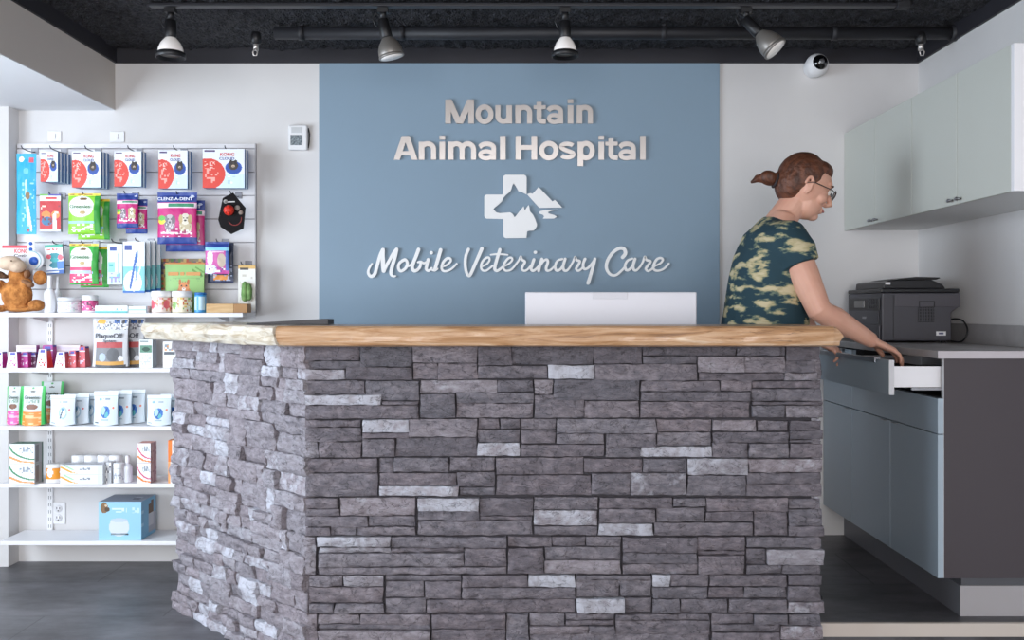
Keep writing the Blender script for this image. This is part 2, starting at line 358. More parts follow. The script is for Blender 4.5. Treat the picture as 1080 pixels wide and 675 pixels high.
# ------------------------------------------------------------------ reception desk with ledgestone cladding
def stone_mat():
    m = bpy.data.materials.new('stacked_ledgestone'); m.use_nodes = True; nt = m.node_tree; b = nt.nodes['Principled BSDF']; L = nt.links.new
    N = lambda t, **k: nt.nodes.new(t)
    a = N('ShaderNodeAttribute'); a.attribute_name = 'Col'; sp = N('ShaderNodeSeparateColor'); L(a.outputs['Color'], sp.inputs[0])
    tc = N('ShaderNodeTexCoord')
    base = N('ShaderNodeValToRGB'); e = base.color_ramp.elements; e[0].position = 0; e[0].color = (*hexc('#4a494f'), 1); e[1].position = 1; e[1].color = (*hexc('#b9b8c0'), 1)
    k = e.new(.38); k.color = (*hexc('#736f76'), 1); k = e.new(.55); k.color = (*hexc('#8c868c'), 1)
    n1 = N('ShaderNodeTexNoise'); n1.inputs['Scale'].default_value = 26; n1.inputs['Detail'].default_value = 8; n1.inputs['Roughness'].default_value = .72
    mp = N('ShaderNodeMapping'); mp.inputs['Scale'].default_value = (1, 1, 2.2); L(tc.outputs['Object'], mp.inputs[0]); L(mp.outputs[0], n1.inputs['Vector'])
    ad = N('ShaderNodeMath'); ad.operation = 'MULTIPLY_ADD'; L(n1.outputs['Fac'], ad.inputs[0]); ad.inputs[1].default_value = 1.15; 
    sb = N('ShaderNodeMath'); sb.operation = 'SUBTRACT'; L(sp.outputs[0], sb.inputs[0]); sb.inputs[1].default_value = .60; L(sb.outputs[0], ad.inputs[2]); L(ad.outputs[0], base.inputs[0])
    # brown tint per stone
    tint = N('ShaderNodeMix'); tint.data_type = 'RGBA'; tint.blend_type = 'MULTIPLY'; L(base.outputs[0], tint.inputs[6]); tint.inputs[7].default_value = (1.0, .93, .92, 1); L(sp.outputs[2], tint.inputs[0])
    # white lime bloom
    n2 = N('ShaderNodeTexNoise'); n2.inputs['Scale'].default_value = 42; n2.inputs['Detail'].default_value = 6; L(tc.outputs['Object'], n2.inputs['Vector'])
    n3 = N('ShaderNodeTexNoise'); n3.inputs['Scale'].default_value = 11; n3.inputs['Detail'].default_value = 3; L(tc.outputs['Object'], n3.inputs['Vector'])
    av = N('ShaderNodeMath'); av.operation = 'ADD'; L(n2.outputs['Fac'], av.inputs[0]); L(n3.outputs['Fac'], av.inputs[1])
    s2 = N('ShaderNodeMath'); s2.operation = 'MULTIPLY_ADD'; L(sp.outputs[1], s2.inputs[0]); s2.inputs[1].default_value = .85; L(av.outputs[0], s2.inputs[2])
    mr = N('ShaderNodeMapRange'); L(s2.outputs[0], mr.inputs[0]); mr.inputs[1].default_value = 1.42; mr.inputs[2].default_value = 1.75; mr.inputs[4].default_value = .85
    mx = N('ShaderNodeMix'); mx.data_type = 'RGBA'; L(mr.outputs[0], mx.inputs[0]); L(tint.outputs[2], mx.inputs[6]); mx.inputs[7].default_value = (*hexc('#c9cad4'), 1)
    # dark cracks
    v = N('ShaderNodeTexNoise'); v.inputs['Scale'].default_value = 14; v.inputs['Detail'].default_value = 5; v.inputs['Distortion'].default_value = 1.5
    mp2 = N('ShaderNodeMapping'); mp2.inputs['Scale'].default_value = (1, 1, 1.6); L(tc.outputs['Object'], mp2.inputs[0]); L(mp2.outputs[0], v.inputs['Vector'])
    c1 = N('ShaderNodeMath'); c1.operation = 'SUBTRACT'; L(v.outputs['Fac'], c1.inputs[0]); c1.inputs[1].default_value = .5
    c2 = N('ShaderNodeMath'); c2.operation = 'ABSOLUTE'; L(c1.outputs[0], c2.inputs[0])
    c3 = N('ShaderNodeMapRange'); L(c2.outputs[0], c3.inputs[0]); c3.inputs[1].default_value = 0; c3.inputs[2].default_value = .012; c3.inputs[3].default_value = .45; c3.inputs[4].default_value = 1
    mm = N('ShaderNodeMix'); mm.data_type = 'RGBA'; mm.blend_type = 'MULTIPLY'; mm.inputs[0].default_value = 1; L(mx.outputs[2], mm.inputs[6]); L(c3.outputs[0], mm.inputs[7])
    L(mm.outputs[2], b.inputs['Base Color']); b.inputs['Roughness'].default_value = .68; b.inputs['Specular IOR Level'].default_value = .35
    h = N('ShaderNodeTexNoise'); h.inputs['Scale'].default_value = 70; h.inputs['Detail'].default_value = 7; h.inputs['Roughness'].default_value = .7; L(mp.outputs[0], h.inputs['Vector'])
    hm = N('ShaderNodeMath'); hm.operation = 'MULTIPLY_ADD'; L(c3.outputs[0], hm.inputs[0]); hm.inputs[1].default_value = .35; L(h.outputs['Fac'], hm.inputs[2])
    bp = N('ShaderNodeBump'); bp.inputs['Strength'].default_value = .95; bp.inputs['Distance'].default_value = .008; L(hm.outputs[0], bp.inputs['Height']); L(bp.outputs[0], b.inputs['Normal'])
    return m
M_STONE = stone_mat()
def stone(mb, o, u, n, a0, a1, z0, z1, tone, white, prot, rnd, rough=.006):
    g = .0007; a0 += g; a1 -= g; z0 += g; z1 -= g
    w, h = a1-a0, z1-z0
    if w < .008 or h < .006: return
    nx = max(3, int(w/.010)); nz = max(3, int(h/.008)); sd = rnd.random()*99
    sk = rnd.uniform(-1.5, 1.5); sl = rnd.uniform(-.12, .12); sx = rnd.uniform(-.03, .03)
    base = len(mb.v); vs = []; fs = []
    for j in range(nz+1):
        for i in range(nx+1):
            fu, fv = i/nx, j/nz; x = a0+w*fu; z = z0+h*fv
            ed = min(min(fu, 1-fu)*w, min(fv, 1-fv)*h)
            q = noise.noise(Vector((x*16, z*30, sd)))+.5*noise.noise(Vector((x*48, z*75, sd)))+.25*noise.noise(Vector((x*130, z*170, sd)))
            d = prot+rough*q+sl*(z-(z0+z1)/2)+sx*(x-(a0+a1)/2)-.0045*math.exp(-ed/.003)
            if ed < 1e-6:
                jx = noise.noise(Vector((x*40, z*40, sd+5)))*.003+math.copysign(.0012, fu-.5)*sk*(fv-.5)*2; x += jx; z += noise.noise(Vector((x*35, z*40, sd+9)))*.0028
            vs.append(o+u*x+n*max(d, -.008)+Vector((0, 0, z)))
    for j in range(nz):
        for i in range(nx):
            a = j*(nx+1)+i; fs.append((a, a+1, a+nx+2, a+nx+1))
    col = (tone, white, rnd.random()*.9)
    mb.add(vs, fs, 0, col, True)
    ring = [i for i in range(nx+1)]+[(nx+1)*j+nx for j in range(1, nz+1)]+[(nx+1)*nz+i for i in range(nx-1, -1, -1)]+[(nx+1)*j for j in range(nz-1, 0, -1)]
    rv = [vs[i] for i in ring]; bk = []
    for i in ring:
        x = a0+w*(i % (nx+1))/nx; z = z0+h*(i//(nx+1))/nz; bk.append(o+u*x-n*.03+Vector((0, 0, z)))
    k = len(ring)
    mb.add(rv+bk, [(i, k+i, k+(i+1) % k, (i+1) % k) for i in range(k)], 0, col, False)
# stones of the front face, as laid: crop origin, list of (x0, y0, x1, y1, tone, white)
A = [(8,105,228,155,.35),(8,157,235,190,.35),(8,192,168,234,.7,.5),(230,105,443,180,.25),(172,182,443,234,.3),(445,108,708,165,.5,.2),(445,167,545,232,.5),(547,167,708,232,.5),(710,105,848,175,.3),(848,105,1180,172,.25),(710,178,992,228,.42),(995,175,1182,230,.8,.8),
(8,238,248,293,.4),(250,238,470,318,.42),(8,295,318,335,.8,.8),(320,320,470,335,.4),(8,337,470,392,.45),(475,235,788,287,.65,.35),(790,235,935,281,.35),(475,290,618,388,.36),(622,285,935,328,.4),(622,330,935,388,.5),(940,232,1015,292,.62,.2),(1017,232,1366,316,.32),(940,295,1142,388,.42),(1144,320,1366,388,.5),
(8,398,232,425,.4),(8,427,235,485,.38),(8,488,60,550,.5),(62,488,235,550,.45),(242,395,430,448,.75,.8),(240,450,430,472,.45),(240,474,372,548,.42),(430,392,706,465,.55),(375,468,706,546,.35),(710,392,796,434,.45),(800,392,880,432,.35),(710,436,880,488,.4),(708,490,880,543,.75,.7),(886,392,1026,435,.45),(886,437,1026,492,.4),(1030,392,1435,450,.5),(1030,452,1222,495,.5),(886,497,1222,545,.4),
(8,555,300,612,.42),(8,615,302,708,.44),(308,553,365,612,.38),(368,550,592,608,.44),(595,550,778,604,.44),(308,614,622,664,.46),(308,666,632,704,.75,.7),(624,608,778,670,.42),(636,672,778,702,.38),(784,550,1140,620,.42),(784,622,1170,703,.4)]
B = [(102,105,296,168,.3),(298,105,680,135,.26),(682,105,878,135,.32),(298,137,520,168,.28),(104,170,520,236,.46),(524,138,710,204,.62,.3),(712,138,878,204,.5,.1),(528,206,875,236,.36),(880,105,1015,155,.28),(880,157,1010,203,.36),(875,205,1015,236,.55,.4),
(292,238,612,280,.42),(616,236,742,278,.48),(294,282,738,320,.38),(292,322,736,388,.45),(745,240,1020,268,.42),(742,270,1020,320,.4),(745,322,1020,336,.34),(745,338,876,386,.34),(880,338,1024,386,.52,.2),
(358,395,580,445,.5),(150,452,356,508,.42),(358,447,576,502,.5),(150,511,290,548,.46),(292,505,580,548,.75,.7),(584,396,760,442,.6,.25),(766,400,890,442,.46),(584,446,895,490,.38),(584,492,728,550,.42),(732,492,892,550,.44),(898,400,1018,438,.34),(898,440,1018,476,.3),(898,478,1018,490,.34),(898,492,1024,550,.42),
(62,555,300,612,.42),(302,555,476,610,.38),(92,614,250,702,.4),(252,612,476,702,.5,.45),(482,554,728,620,.65,.6),(482,622,720,706,.44),(730,556,1026,610,.62,.45),(722,612,1026,656,.4),(722,658,1032,708,.44)]
Cc = [(8,78,140,120,.46),(150,78,455,150,.66,.4),(8,122,148,150,.42),(8,152,262,195,.4),(262,152,455,192,.42),(8,197,110,230,.4),(112,197,215,230,.46),(218,195,455,230,.46),(466,78,715,130,.75,.75),(718,78,935,152,.38),(466,132,716,170,.42),(718,154,930,170,.42),(466,172,930,230,.45),(938,75,1198,125,.46),(938,128,1195,190,.7,.65),(938,193,1195,228,.42),
(8,236,50,388,.6,.3),(55,236,355,275,.7,.65),(358,236,826,280,.42),(62,280,355,300,.6,.5),(62,302,652,358,.52),(358,282,652,300,.42),(655,282,826,356,.42),(62,360,826,388,.48),(832,236,1010,278,.46),(1012,236,1148,274,.42),(832,282,978,384,.34),(982,278,1290,328,.47),(980,330,1290,386,.66,.25),
(8,392,22,546,.5),(24,392,160,436,.52),(165,392,325,436,.68,.3),(24,440,325,505,.52),(24,508,125,546,.42),(128,508,328,546,.52),(335,392,640,415,.42),(335,418,490,482,.46),(335,486,498,546,.44),(494,418,640,488,.42),(645,392,912,440,.42),(915,392,1105,440,.75,.75),(645,442,1105,488,.44),(502,491,1105,546,.44),
(8,550,56,705,.55,.3),(60,552,228,590,.6,.4),(232,552,515,595,.52),(60,593,515,614,.42),(60,617,515,705,.62,.3),(522,550,822,610,.44),(825,552,915,705,.44),(522,612,822,705,.44),(920,550,1062,598,.52),(1066,550,1266,575,.46),(1066,577,1266,598,.44),(1160,600,1266,630,.44),(920,600,1158,630,.55,.3),(920,632,1652,705,.48)]
Dd = [(124,78,420,120,.42),(422,78,556,112,.4),(122,122,350,180,.44),(120,182,342,230,.75,.75),(354,116,550,174,.42),(345,178,748,230,.44),(560,78,888,130,.48),(556,134,750,174,.38),(754,134,890,230,.4),(892,80,1024,122,.42),(894,124,1022,190,.36),(892,192,1034,232,.4),
(70,236,210,274,.42),(218,238,520,300,.38),(522,236,716,292,.45),(218,302,520,345,.38),(525,312,712,386,.48),(218,347,523,386,.46,.3),(525,294,716,310,.38),(722,236,1018,278,.42),(722,284,800,348,.34),(805,286,1022,348,.7,.45),(722,352,865,386,.42),(868,352,1018,386,.38),
(30,392,335,410,.42),(30,412,205,480,.47),(208,412,335,478,.44),(32,486,226,544,.75,.75),(228,484,335,544,.38),(340,390,412,440,.75,.8),(415,390,568,436,.42),(572,390,885,438,.42),(340,442,565,488,.38),(568,442,712,486,.42),(714,442,885,486,.42),(340,490,452,545,.38),(455,490,645,545,.38),(650,490,888,545,.42),(892,390,1016,432,.36),(890,435,1022,498,.38),(890,500,1025,545,.58,.5),
(190,550,572,575,.42),(190,577,572,636,.42),(580,550,750,588,.42),(752,552,892,592,.4),(580,592,860,622,.38),(580,625,858,705,.42),(895,552,1026,594,.38),(862,598,1022,650,.62,.5),(862,652,1022,705,.4)]
DF = 3.03
rnd = random.Random(11)
mb = MB(); o0 = Vector((0, DF, 0)); ux = Vector((1, 0, 0)); nn = Vector((0, -1, 0))
def tozone(L, ox, oy):
    for s in L:
        x0, y0, x1, y1, t = s[:5]; wv = s[5] if len(s) > 5 else 0
        yield PX(ox+x0/3.857, DF), PX(ox+x1/3.857, DF), PZ(oy+y1/3.857, DF), PZ(oy+y0/3.857, DF), t, wv
for L, ox, oy in ((A, 320, 340), (B, 600, 340), (Cc, 320, 505), (Dd, 600, 505)):
    for a0, a1, z0, z1, t, wv in tozone(L, ox, oy):
        p = rnd.choice([.0, .002, .004, .007, .010])+(.004 if wv > .4 else 0)
        if a1 > .93: a1 += rnd.uniform(-.004, .012)
        if z1 > 1.03: z1 = 1.0485
        stone(mb, o0, ux, nn, a0, a1, z0, z1, t, wv, p, rnd)
def course(mb, o, u, n, L, z0, z1, rnd, bright=.0, whitep=.2, rough=.011, pmax=.03):
    a = 0
    while a < L-.01:
        wd = min(rnd.uniform(.14, .34), L-a)
        if L-a-wd < .1: wd = L-a
        k = rnd.choice([2, 2, 3, 3]); cuts = [0]+sorted(rnd.uniform(.25, .75) if k == 2 else c+rnd.uniform(-.07, .07) for c in ([.5] if k == 2 else [.33, .66]))+[1]
        for i in range(k):
            za, zb = z0+(z1-z0)*cuts[i], z0+(z1-z0)*cuts[i+1]; b = 0
            while b < wd-.005:
                ww = min(rnd.uniform(.05, .2), wd-b)
                if wd-b-ww < .04: ww = wd-b
                wh = rnd.random() < whitep
                stone(mb, o, u, n, a+b, a+b+ww, za, zb, rnd.uniform(.42, .6)+bright+(.1 if wh else 0), rnd.uniform(.5, .85) if wh else rnd.choice([0, 0, .15]), rnd.uniform(0, pmax), rnd, rough)
                b += ww
        a += wd
rows = [PZ(y, DF) for y in (366, 401, 441, 482.3, 523.8, 565, 605.6, 647, 688)]+[0.0]
# lowest course of the front, below the frame edge
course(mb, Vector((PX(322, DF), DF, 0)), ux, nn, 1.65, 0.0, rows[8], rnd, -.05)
uL = Vector((-1, 1, 0)).normalized(); nL = Vector((-1, -1, 0)).normalized(); cor = Vector((PX(324, DF), DF, 0)); LL = .93
mbl = mb
for i in range(len(rows)-1):
    za, zb = rows[i+1], (1.048 if i == 0 else rows[i])
    course(mbl, cor+Vector((0, 0, 0)), uL, nL, LL+rnd.uniform(-.01, .02), za, zb, rnd, .11, .28, .012, .024)  # tones raised: window light on the left face put into the stone colour
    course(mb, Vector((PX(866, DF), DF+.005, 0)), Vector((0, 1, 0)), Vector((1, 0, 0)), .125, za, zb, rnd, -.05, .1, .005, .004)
desk = thing('reception_desk', 'angled reception desk clad in grey stacked ledgestone', 'reception desk', (0, 0, 0))
st = mb.build('stone_cladding', M_STONE, desk)
M_MORT = mat('dark_mortar_board', '#3e3b40', .9)
core = MB()
end = cor+uL*LL
pts = [(cor.x+.012, DF+.02), (PX(866, DF)-.01, DF+.02), (PX(866, DF)-.01, DF+.13), (cor.x+.06, DF+.13)]
core.prism(pts, .0, 1.048)
i0 = cor+Vector((.012, .02, 0)); e0 = end-nL*.02
core.prism([(i0.x, i0.y), (cor.x+.06, DF+.13), (e0.x-nL.x*.1, e0.y-nL.y*.1), (e0.x, e0.y)], 0, 1.049)
core.build('core_wall', M_MORT, desk)
# work surface behind the stone wall
wk = thing('desk_worktop', 'grey worktop of the reception desk behind the stone wall', 'worktop', (0, 0, 0))
q = MB(); q.box(-.5, .70, 3.18, 3.74, .72, .75); q.build('board', mat('worktop_grey', '#8c8a8c', .5), wk, bevel=.002)
for x in (-.46, .66):
    q = MB(); q.box(x-.02, x+.02, 3.2, 3.7, .123, .72); q.build('leg', M_STEEL, wk)
# ------------------------------------------------------------------ live edge countertop
def wood(name, cols, scale=1.0):
    m = bpy.data.materials.new(name); m.use_nodes = True; nt = m.node_tree; b = nt.nodes['Principled BSDF']; L = nt.links.new
    tc = nt.nodes.new('ShaderNodeTexCoord'); mp = nt.nodes.new('ShaderNodeMapping'); mp.inputs['Scale'].default_value = (1.3*scale, 9, 16); L(tc.outputs['Object'], mp.inputs[0])
    n = nt.nodes.new('ShaderNodeTexNoise'); n.inputs['Scale'].default_value = 2.4; n.inputs['Detail'].default_value = 9; n.inputs['Roughness'].default_value = .62; n.inputs['Distortion'].default_value = 1.6; L(mp.outputs[0], n.inputs['Vector'])
    r = nt.nodes.new('ShaderNodeValToRGB'); e = r.color_ramp.elements; e[0].position = .30; e[0].color = (*hexc(cols[0]), 1); e[1].position = .72; e[1].color = (*hexc(cols[3]), 1)
    for p, c in ((.42, cols[1]), (.55, cols[2])): k = e.new(p); k.color = (*hexc(c), 1)
    L(n.outputs['Fac'], r.inputs[0])
    mp2 = nt.nodes.new('ShaderNodeMapping'); mp2.inputs['Scale'].default_value = (4, 30, 40); L(tc.outputs['Object'], mp2.inputs[0])
    n2 = nt.nodes.new('ShaderNodeTexNoise'); n2.inputs['Scale'].default_value = 2.6; n2.inputs['Detail'].default_value = 6; n2.inputs['Distortion'].default_value = 2.2; L(mp2.outputs[0], n2.inputs['Vector'])
    mr = nt.nodes.new('ShaderNodeMapRange'); L(n2.outputs['Fac'], mr.inputs[0]); mr.inputs[1].default_value = .60; mr.inputs[2].default_value = .70; mr.inputs[3].default_value = 0; mr.inputs[4].default_value = .8
    n3 = nt.nodes.new('ShaderNodeTexNoise'); n3.inputs['Scale'].default_value = 2.1; n3.inputs['Detail'].default_value = 2; L(tc.outputs['Object'], n3.inputs['Vector'])
    m3 = nt.nodes.new('ShaderNodeMapRange'); L(n3.outputs['Fac'], m3.inputs[0]); m3.inputs[1].default_value = .50; m3.inputs[2].default_value = .62
    ml = nt.nodes.new('ShaderNodeMath'); ml.operation = 'MULTIPLY'; L(mr.outputs[0], ml.inputs[0]); L(m3.outputs[0], ml.inputs[1])
    mx = nt.nodes.new('ShaderNodeMix'); mx.data_type = 'RGBA'; L(ml.outputs[0], mx.inputs[0]); L(r.outputs[0], mx.inputs[6]); mx.inputs[7].default_value = (*hexc(cols[4]), 1)
    L(mx.outputs[2], b.inputs['Base Color']); b.inputs['Roughness'].default_value = .38; b.inputs['Coat Weight'].default_value = .25
    bp = nt.nodes.new('ShaderNodeBump'); bp.inputs['Strength'].default_value = .35; bp.inputs['Distance'].default_value = .004; L(n2.outputs['Fac'], bp.inputs['Height']); L(bp.outputs[0], b.inputs['Normal'])
    return m
M_WOOD = wood('tan_live_edge_wood', ['#8a6648', '#b98c63', '#cda682', '#e2cbb0', '#5a4436'])
M_PALE = wood('pale_lit_bark_edge_wood', ['#806a50', '#b3a48d', '#c9c0b0', '#d4cfc4', '#8a6a48'], 2.2)  # paler wood, with the window's brightness partly put into its colours
ZT, ZB, DS = 1.114, 1.05, 2.93
def plank(x0, x1, back0, back1, width, seed, sc=1.0, endcap=None):
    """local frame: x along, y into the desk (front edge at 0), z up from the underside"""
    q = MB(); n = 150; T = ZT-ZB; secs = []
    for i in range(n+1):
        f = i/n; x = x0+(x1-x0)*f
        w1 = noise.noise(Vector((x*3.1, seed, 0)))*.010*sc+noise.noise(Vector((x*14, seed, 2)))*.004*sc
        w2 = noise.noise(Vector((x*4, seed, 7)))*.006*sc+noise.noise(Vector((x*19, seed, 3)))*.003*sc
        w3 = noise.noise(Vector((x*5, seed, 13)))*.008*sc
        bx = back0+(back1-back0)*f
        zt = T+noise.noise(Vector((x*2.2, seed, 19)))*.003*sc; zb = 0+max(0, noise.noise(Vector((x*6, seed, 29))))*.006*sc
        y = w1
        cx = 0
        pr = [(bx, width, T), (x, .05, T), (x, .012+y, zt), (x, .004+y, zt-.006), (x, .0+y+w2*.4, zt-.018), (x, .002+y+w2, T*.5), (x, .006+y+w3, .016+zb), (x, .012+y+w3, .004+zb), (x, .03+w3, 0), (bx, width, 0)]
        secs.append([Vector(p) for p in pr])
    if endcap:   # blunt chamfered nose: last few sections pulled back toward the top
        for j, s in enumerate(secs[-4:]):
            for k, v in enumerate(s):
                v.x -= (.028*max(0, (v.z-.03)/.034)+.012*(v.z < .02))*(j/3)
                if 0 < k < 9: v.y += .01*(j/3)
    vs = [v for s in secs for v in s]; m = 10; fs = []
    for i in range(n):
        for k in range(m): fs.append((i*m+k, i*m+(k+1) % m, (i+1)*m+(k+1) % m, (i+1)*m+k))
    fs += [tuple(range(m))[::-1], tuple(range(n*m, (n+1)*m))]
    q.add(vs, [f[::-1] for f in fs], 0, (.8, .8, .8), False)
    return q
ct = thing('live_edge_countertop', 'live edge wooden countertop slab running along the top of the stone desk', 'countertop', (0, 0, 0))
XJ = -.751; t225 = math.tan(R(22.5)); Wd = .37
p1_ = plank(XJ+.0006, 1.012, XJ+Wd*t225+.0006, 1.0, Wd, 2.2, 1, True); o = p1_.build('plank', M_WOOD, ct, loc=(0, DS, ZB)); o['label'] = 'tan front plank of the countertop'
ll = .967
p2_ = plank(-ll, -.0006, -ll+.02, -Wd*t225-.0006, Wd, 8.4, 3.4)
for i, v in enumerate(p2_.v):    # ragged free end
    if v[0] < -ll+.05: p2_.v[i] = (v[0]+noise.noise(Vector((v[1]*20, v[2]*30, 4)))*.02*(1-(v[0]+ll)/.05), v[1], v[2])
o = p2_.build('plank', M_PALE, ct, loc=(XJ, DS, ZB), rot=(0, 0, R(-45))); o['label'] = 'whitish window-lit angled left plank of the countertop'
# stand-in board for an unidentified dark wedge behind the left plank
q = MB(); q.prism([(PX(278, 3.42), 0), (PX(359, 3.42), 0), (PX(359, 3.42), .018), (PX(352, 3.42), .019), (PX(300, 3.42), .009), (PX(278, 3.42), .004)], 0, .1, 'y')
tag(q.build('piece', mat('dark_board', '#4b484a', .55), loc=(0, 3.2, 1.1145), bevel=.001), 'flat dark tapered folder lying on the countertop behind the plank joint', 'piece')
# ------------------------------------------------------------------ sign
M_ALU = mat('brushed_aluminium_letters', '#b7b2af', .32, 1); M_SIGN = mat('white_sign_acrylic', '#f0f0f0', .45)
GI = 0
def ribbon(q, pts, w, closed=False):
    """flat cut bar with square ends along pts (photo pixels), width w pixels"""
    global GI
    GI = (GI+1) % 9; px = YS/F; y0, y1 = YS-.0135-GI*.00013, YS-.006
    P2 = [P(x, y, YS) for x, y in pts]; n = len(P2); vs = []; fs = []
    for i, p in enumerate(P2):
        a_ = P2[(i-1) % n] if closed else P2[max(i-1, 0)]; c_ = P2[(i+1) % n] if closed else P2[min(i+1, n-1)]
        t = c_-a_; t.normalize(); nr = Vector((-t.z, 0, t.x))*w*px/2
        for yy in (y0, y1): vs += [(p.x+nr.x, yy, p.z+nr.z), (p.x-nr.x, yy, p.z-nr.z)]
    for i in range(n if closed else n-1):
        a_ = i*4; b_ = ((i+1) % n)*4; fs += [(a_, b_, b_+1, a_+1), (a_+2, a_+3, b_+3, b_+2), (a_, a_+2, b_+2, b_), (a_+1, b_+1, b_+3, a_+3)]
    if not closed: fs += [(0, 1, 3, 2), (4*n-4, 4*n-2, 4*n-1, 4*n-3)]
    q.add(vs, fs)
def arc(cx, cy, rx, ry, a0, a1, n=14): return [(cx+rx*math.cos(R(a0+(a1-a0)*i/n)), cy-ry*math.sin(R(a0+(a1-a0)*i/n))) for i in range(n+1)]
def slant(q, xt_, xb_, w, yt, yb):
    global GI
    GI = (GI+1) % 9; c = [P(x, y, YS) for x, y in ((xb_-w/2, yb), (xb_+w/2, yb), (xt_+w/2, yt), (xt_-w/2, yt))]
    q.prism([(v.x, v.z) for v in c], YS-.0135-GI*.00013, YS-.006, 'y')
def glyph(q, ch, x0, x1, yb, cap, sw=5.9, hw=4.7):
    """bold grotesque letter between x0 and x1 standing on yb"""
    xh = cap*.77; xt = yb-xh; yt = yb-cap; h = hw/2; s = sw/2
    def V(x, ya, yb_, w=sw): ribbon(q, [(x, ya), (x, yb_)], w)
    def bowl(cx, rx): ribbon(q, arc(cx, yb-xh/2, rx, xh/2-h+.35, 0, 351, 26), (sw+hw)/2, True)
    if ch == 'M':
        V(x0+s, yt, yb); V(x1-s, yt, yb); m = (x0+x1)/2; slant(q, x0+3.6, m-.3, 6.6, yt, yb); slant(q, x1-3.6, m+.3, 6.6, yt, yb)
    elif ch == 'A':
        m = (x0+x1)/2; slant(q, m-1, x0+3.2, 6.4, yt, yb); slant(q, m+1, x1-3.2, 6.4, yt, yb); ribbon(q, [(x0+6, yb-6.9), (x1-6, yb-6.9)], 4.4)
    elif ch == 'H': V(x0+s, yt, yb); V(x1-s, yt, yb); ribbon(q, [(x0+s, yb-cap*.52), (x1-s, yb-cap*.52)], 4.9)
    elif ch == 'l': V((x0+x1)/2, yt, yb)
    elif ch == 'i': V((x0+x1)/2, xt+.3, yb); V((x0+x1)/2, yt-.3, yt+3.9)
    elif ch == 'o': bowl((x0+x1)/2, (x1-x0)/2-sw*.46)
    elif ch == 'n': V(x0+s, xt+.3, yb); r = (x1-x0-sw)/2; ribbon(q, arc(x0+s+r, xt+h+r*.9, r, r*.9, 168, 0)+[(x1-s, yb)], 5.3)
    elif ch == 'u': V(x1-s, xt+.3, yb); r = (x1-x0-sw)/2; ribbon(q, [(x0+s, xt+.3)]+arc(x0+s+r, yb-h-r*.9, r, r*.9, 180, 348), 5.3)
    elif ch == 'm':
        r = (x1-x0-sw)/4; V(x0+s, xt+.3, yb)
        for k in (0, 1): ribbon(q, arc(x0+s+r+2*r*k, xt+h+r, r, r, 168, 0)+[(x0+s+2*r*(k+1), yb)], 5.2)
    elif ch == 't': m = x0+(x1-x0)*.45; ribbon(q, [(m, yt+2.6)]+[(m, yb-5.5)]+arc(m+3.2, yb-5.6, 3.2, 3.2, 180, 275, 8)+[(x1, yb-2.3)], 5.3); ribbon(q, [(x0, xt+2.3), (x1, xt+2.3)], 4.1)
    elif ch == 'a':
        xr = x1-s-.6; r = (x1-x0)*.36; ribbon(q, [(x0+1.5, xt+5.8)]+arc(xr-r, xt+h+4.3, r, 4.2, 160, 0, 12)+[(xr, yb)], 5.0)
        ribbon(q, arc(x0+(xr-x0)*.53, yb-h-2.9, (xr-x0)*.53-s*.75, 3.7, 0, 351, 22), 4.3, True)
    elif ch == 's':
        w = x1-x0; cx = (x0+x1)/2
        ribbon(q, arc(cx, xt+h+3.3, w/2-2.4, 3.2, 25, 205, 14)+[(cx-2, yb-xh*.53), (cx+2.2, yb-xh*.45)]+arc(cx, yb-h-3.4, w/2-2.4, 3.3, 25, -155, 14), 4.5)
    elif ch == 'p': V(x0+s, xt+.3, yb+6.6); bowl(x0+s+(x1-x0-sw)/2-.2, (x1-x0-sw)/2+.2)
def word(txt, xs, yb, cap, label):
    O = P(xs[0][0], yb, YS); a = thing('sign_lettering', label, 'sign', O)
    for ch, (a0, a1) in zip(txt, xs):
        q = MB(); glyph(q, ch, a0, a1, yb, cap); o = q.build('letter', M_ALU, a, loc=-O)
YS = DW-.012
word('Mountain', [(469.8, 500), (501.5, 520.6), (522.3, 540), (543.5, 561.5), (562.8, 575.5), (576.6, 594.8), (598.6, 604.4), (608, 625.4)], 130.9, 25.3, 'brushed metal letters spelling Mountain at the top of the blue panel')
word('AnimalHospital', [(415.6, 440.8), (442, 460.5), (463.8, 469.6), (472.6, 502.6), (504.3, 524.3), (527.4, 533.3), (543.8, 566.4), (568.5, 589), (589.3, 607), (609, 627.4), (631, 636.8), (638.2, 651.2), (651.8, 671.2), (674.6, 680.6)], 169, 25.0, 'brushed metal letters spelling Animal Hospital on the blue panel')
def cr(pts, k=7):
    out = []; n = len(pts)
    for i in range(n-1):
        p0 = pts[max(i-1, 0)]; p1 = pts[i]; p2 = pts[i+1]; p3 = pts[min(i+2, n-1)]
        for j in range(k):
            t = j/k
            out.append(tuple(.5*((2*p1[c])+(-p0[c]+p2[c])*t+(2*p0[c]-5*p1[c]+4*p2[c]-p3[c])*t*t+(-p0[c]+3*p1[c]-3*p2[c]+p3[c])*t**3) for c in range(len(p1))))
    out.append(pts[-1]); return out
STK = 0
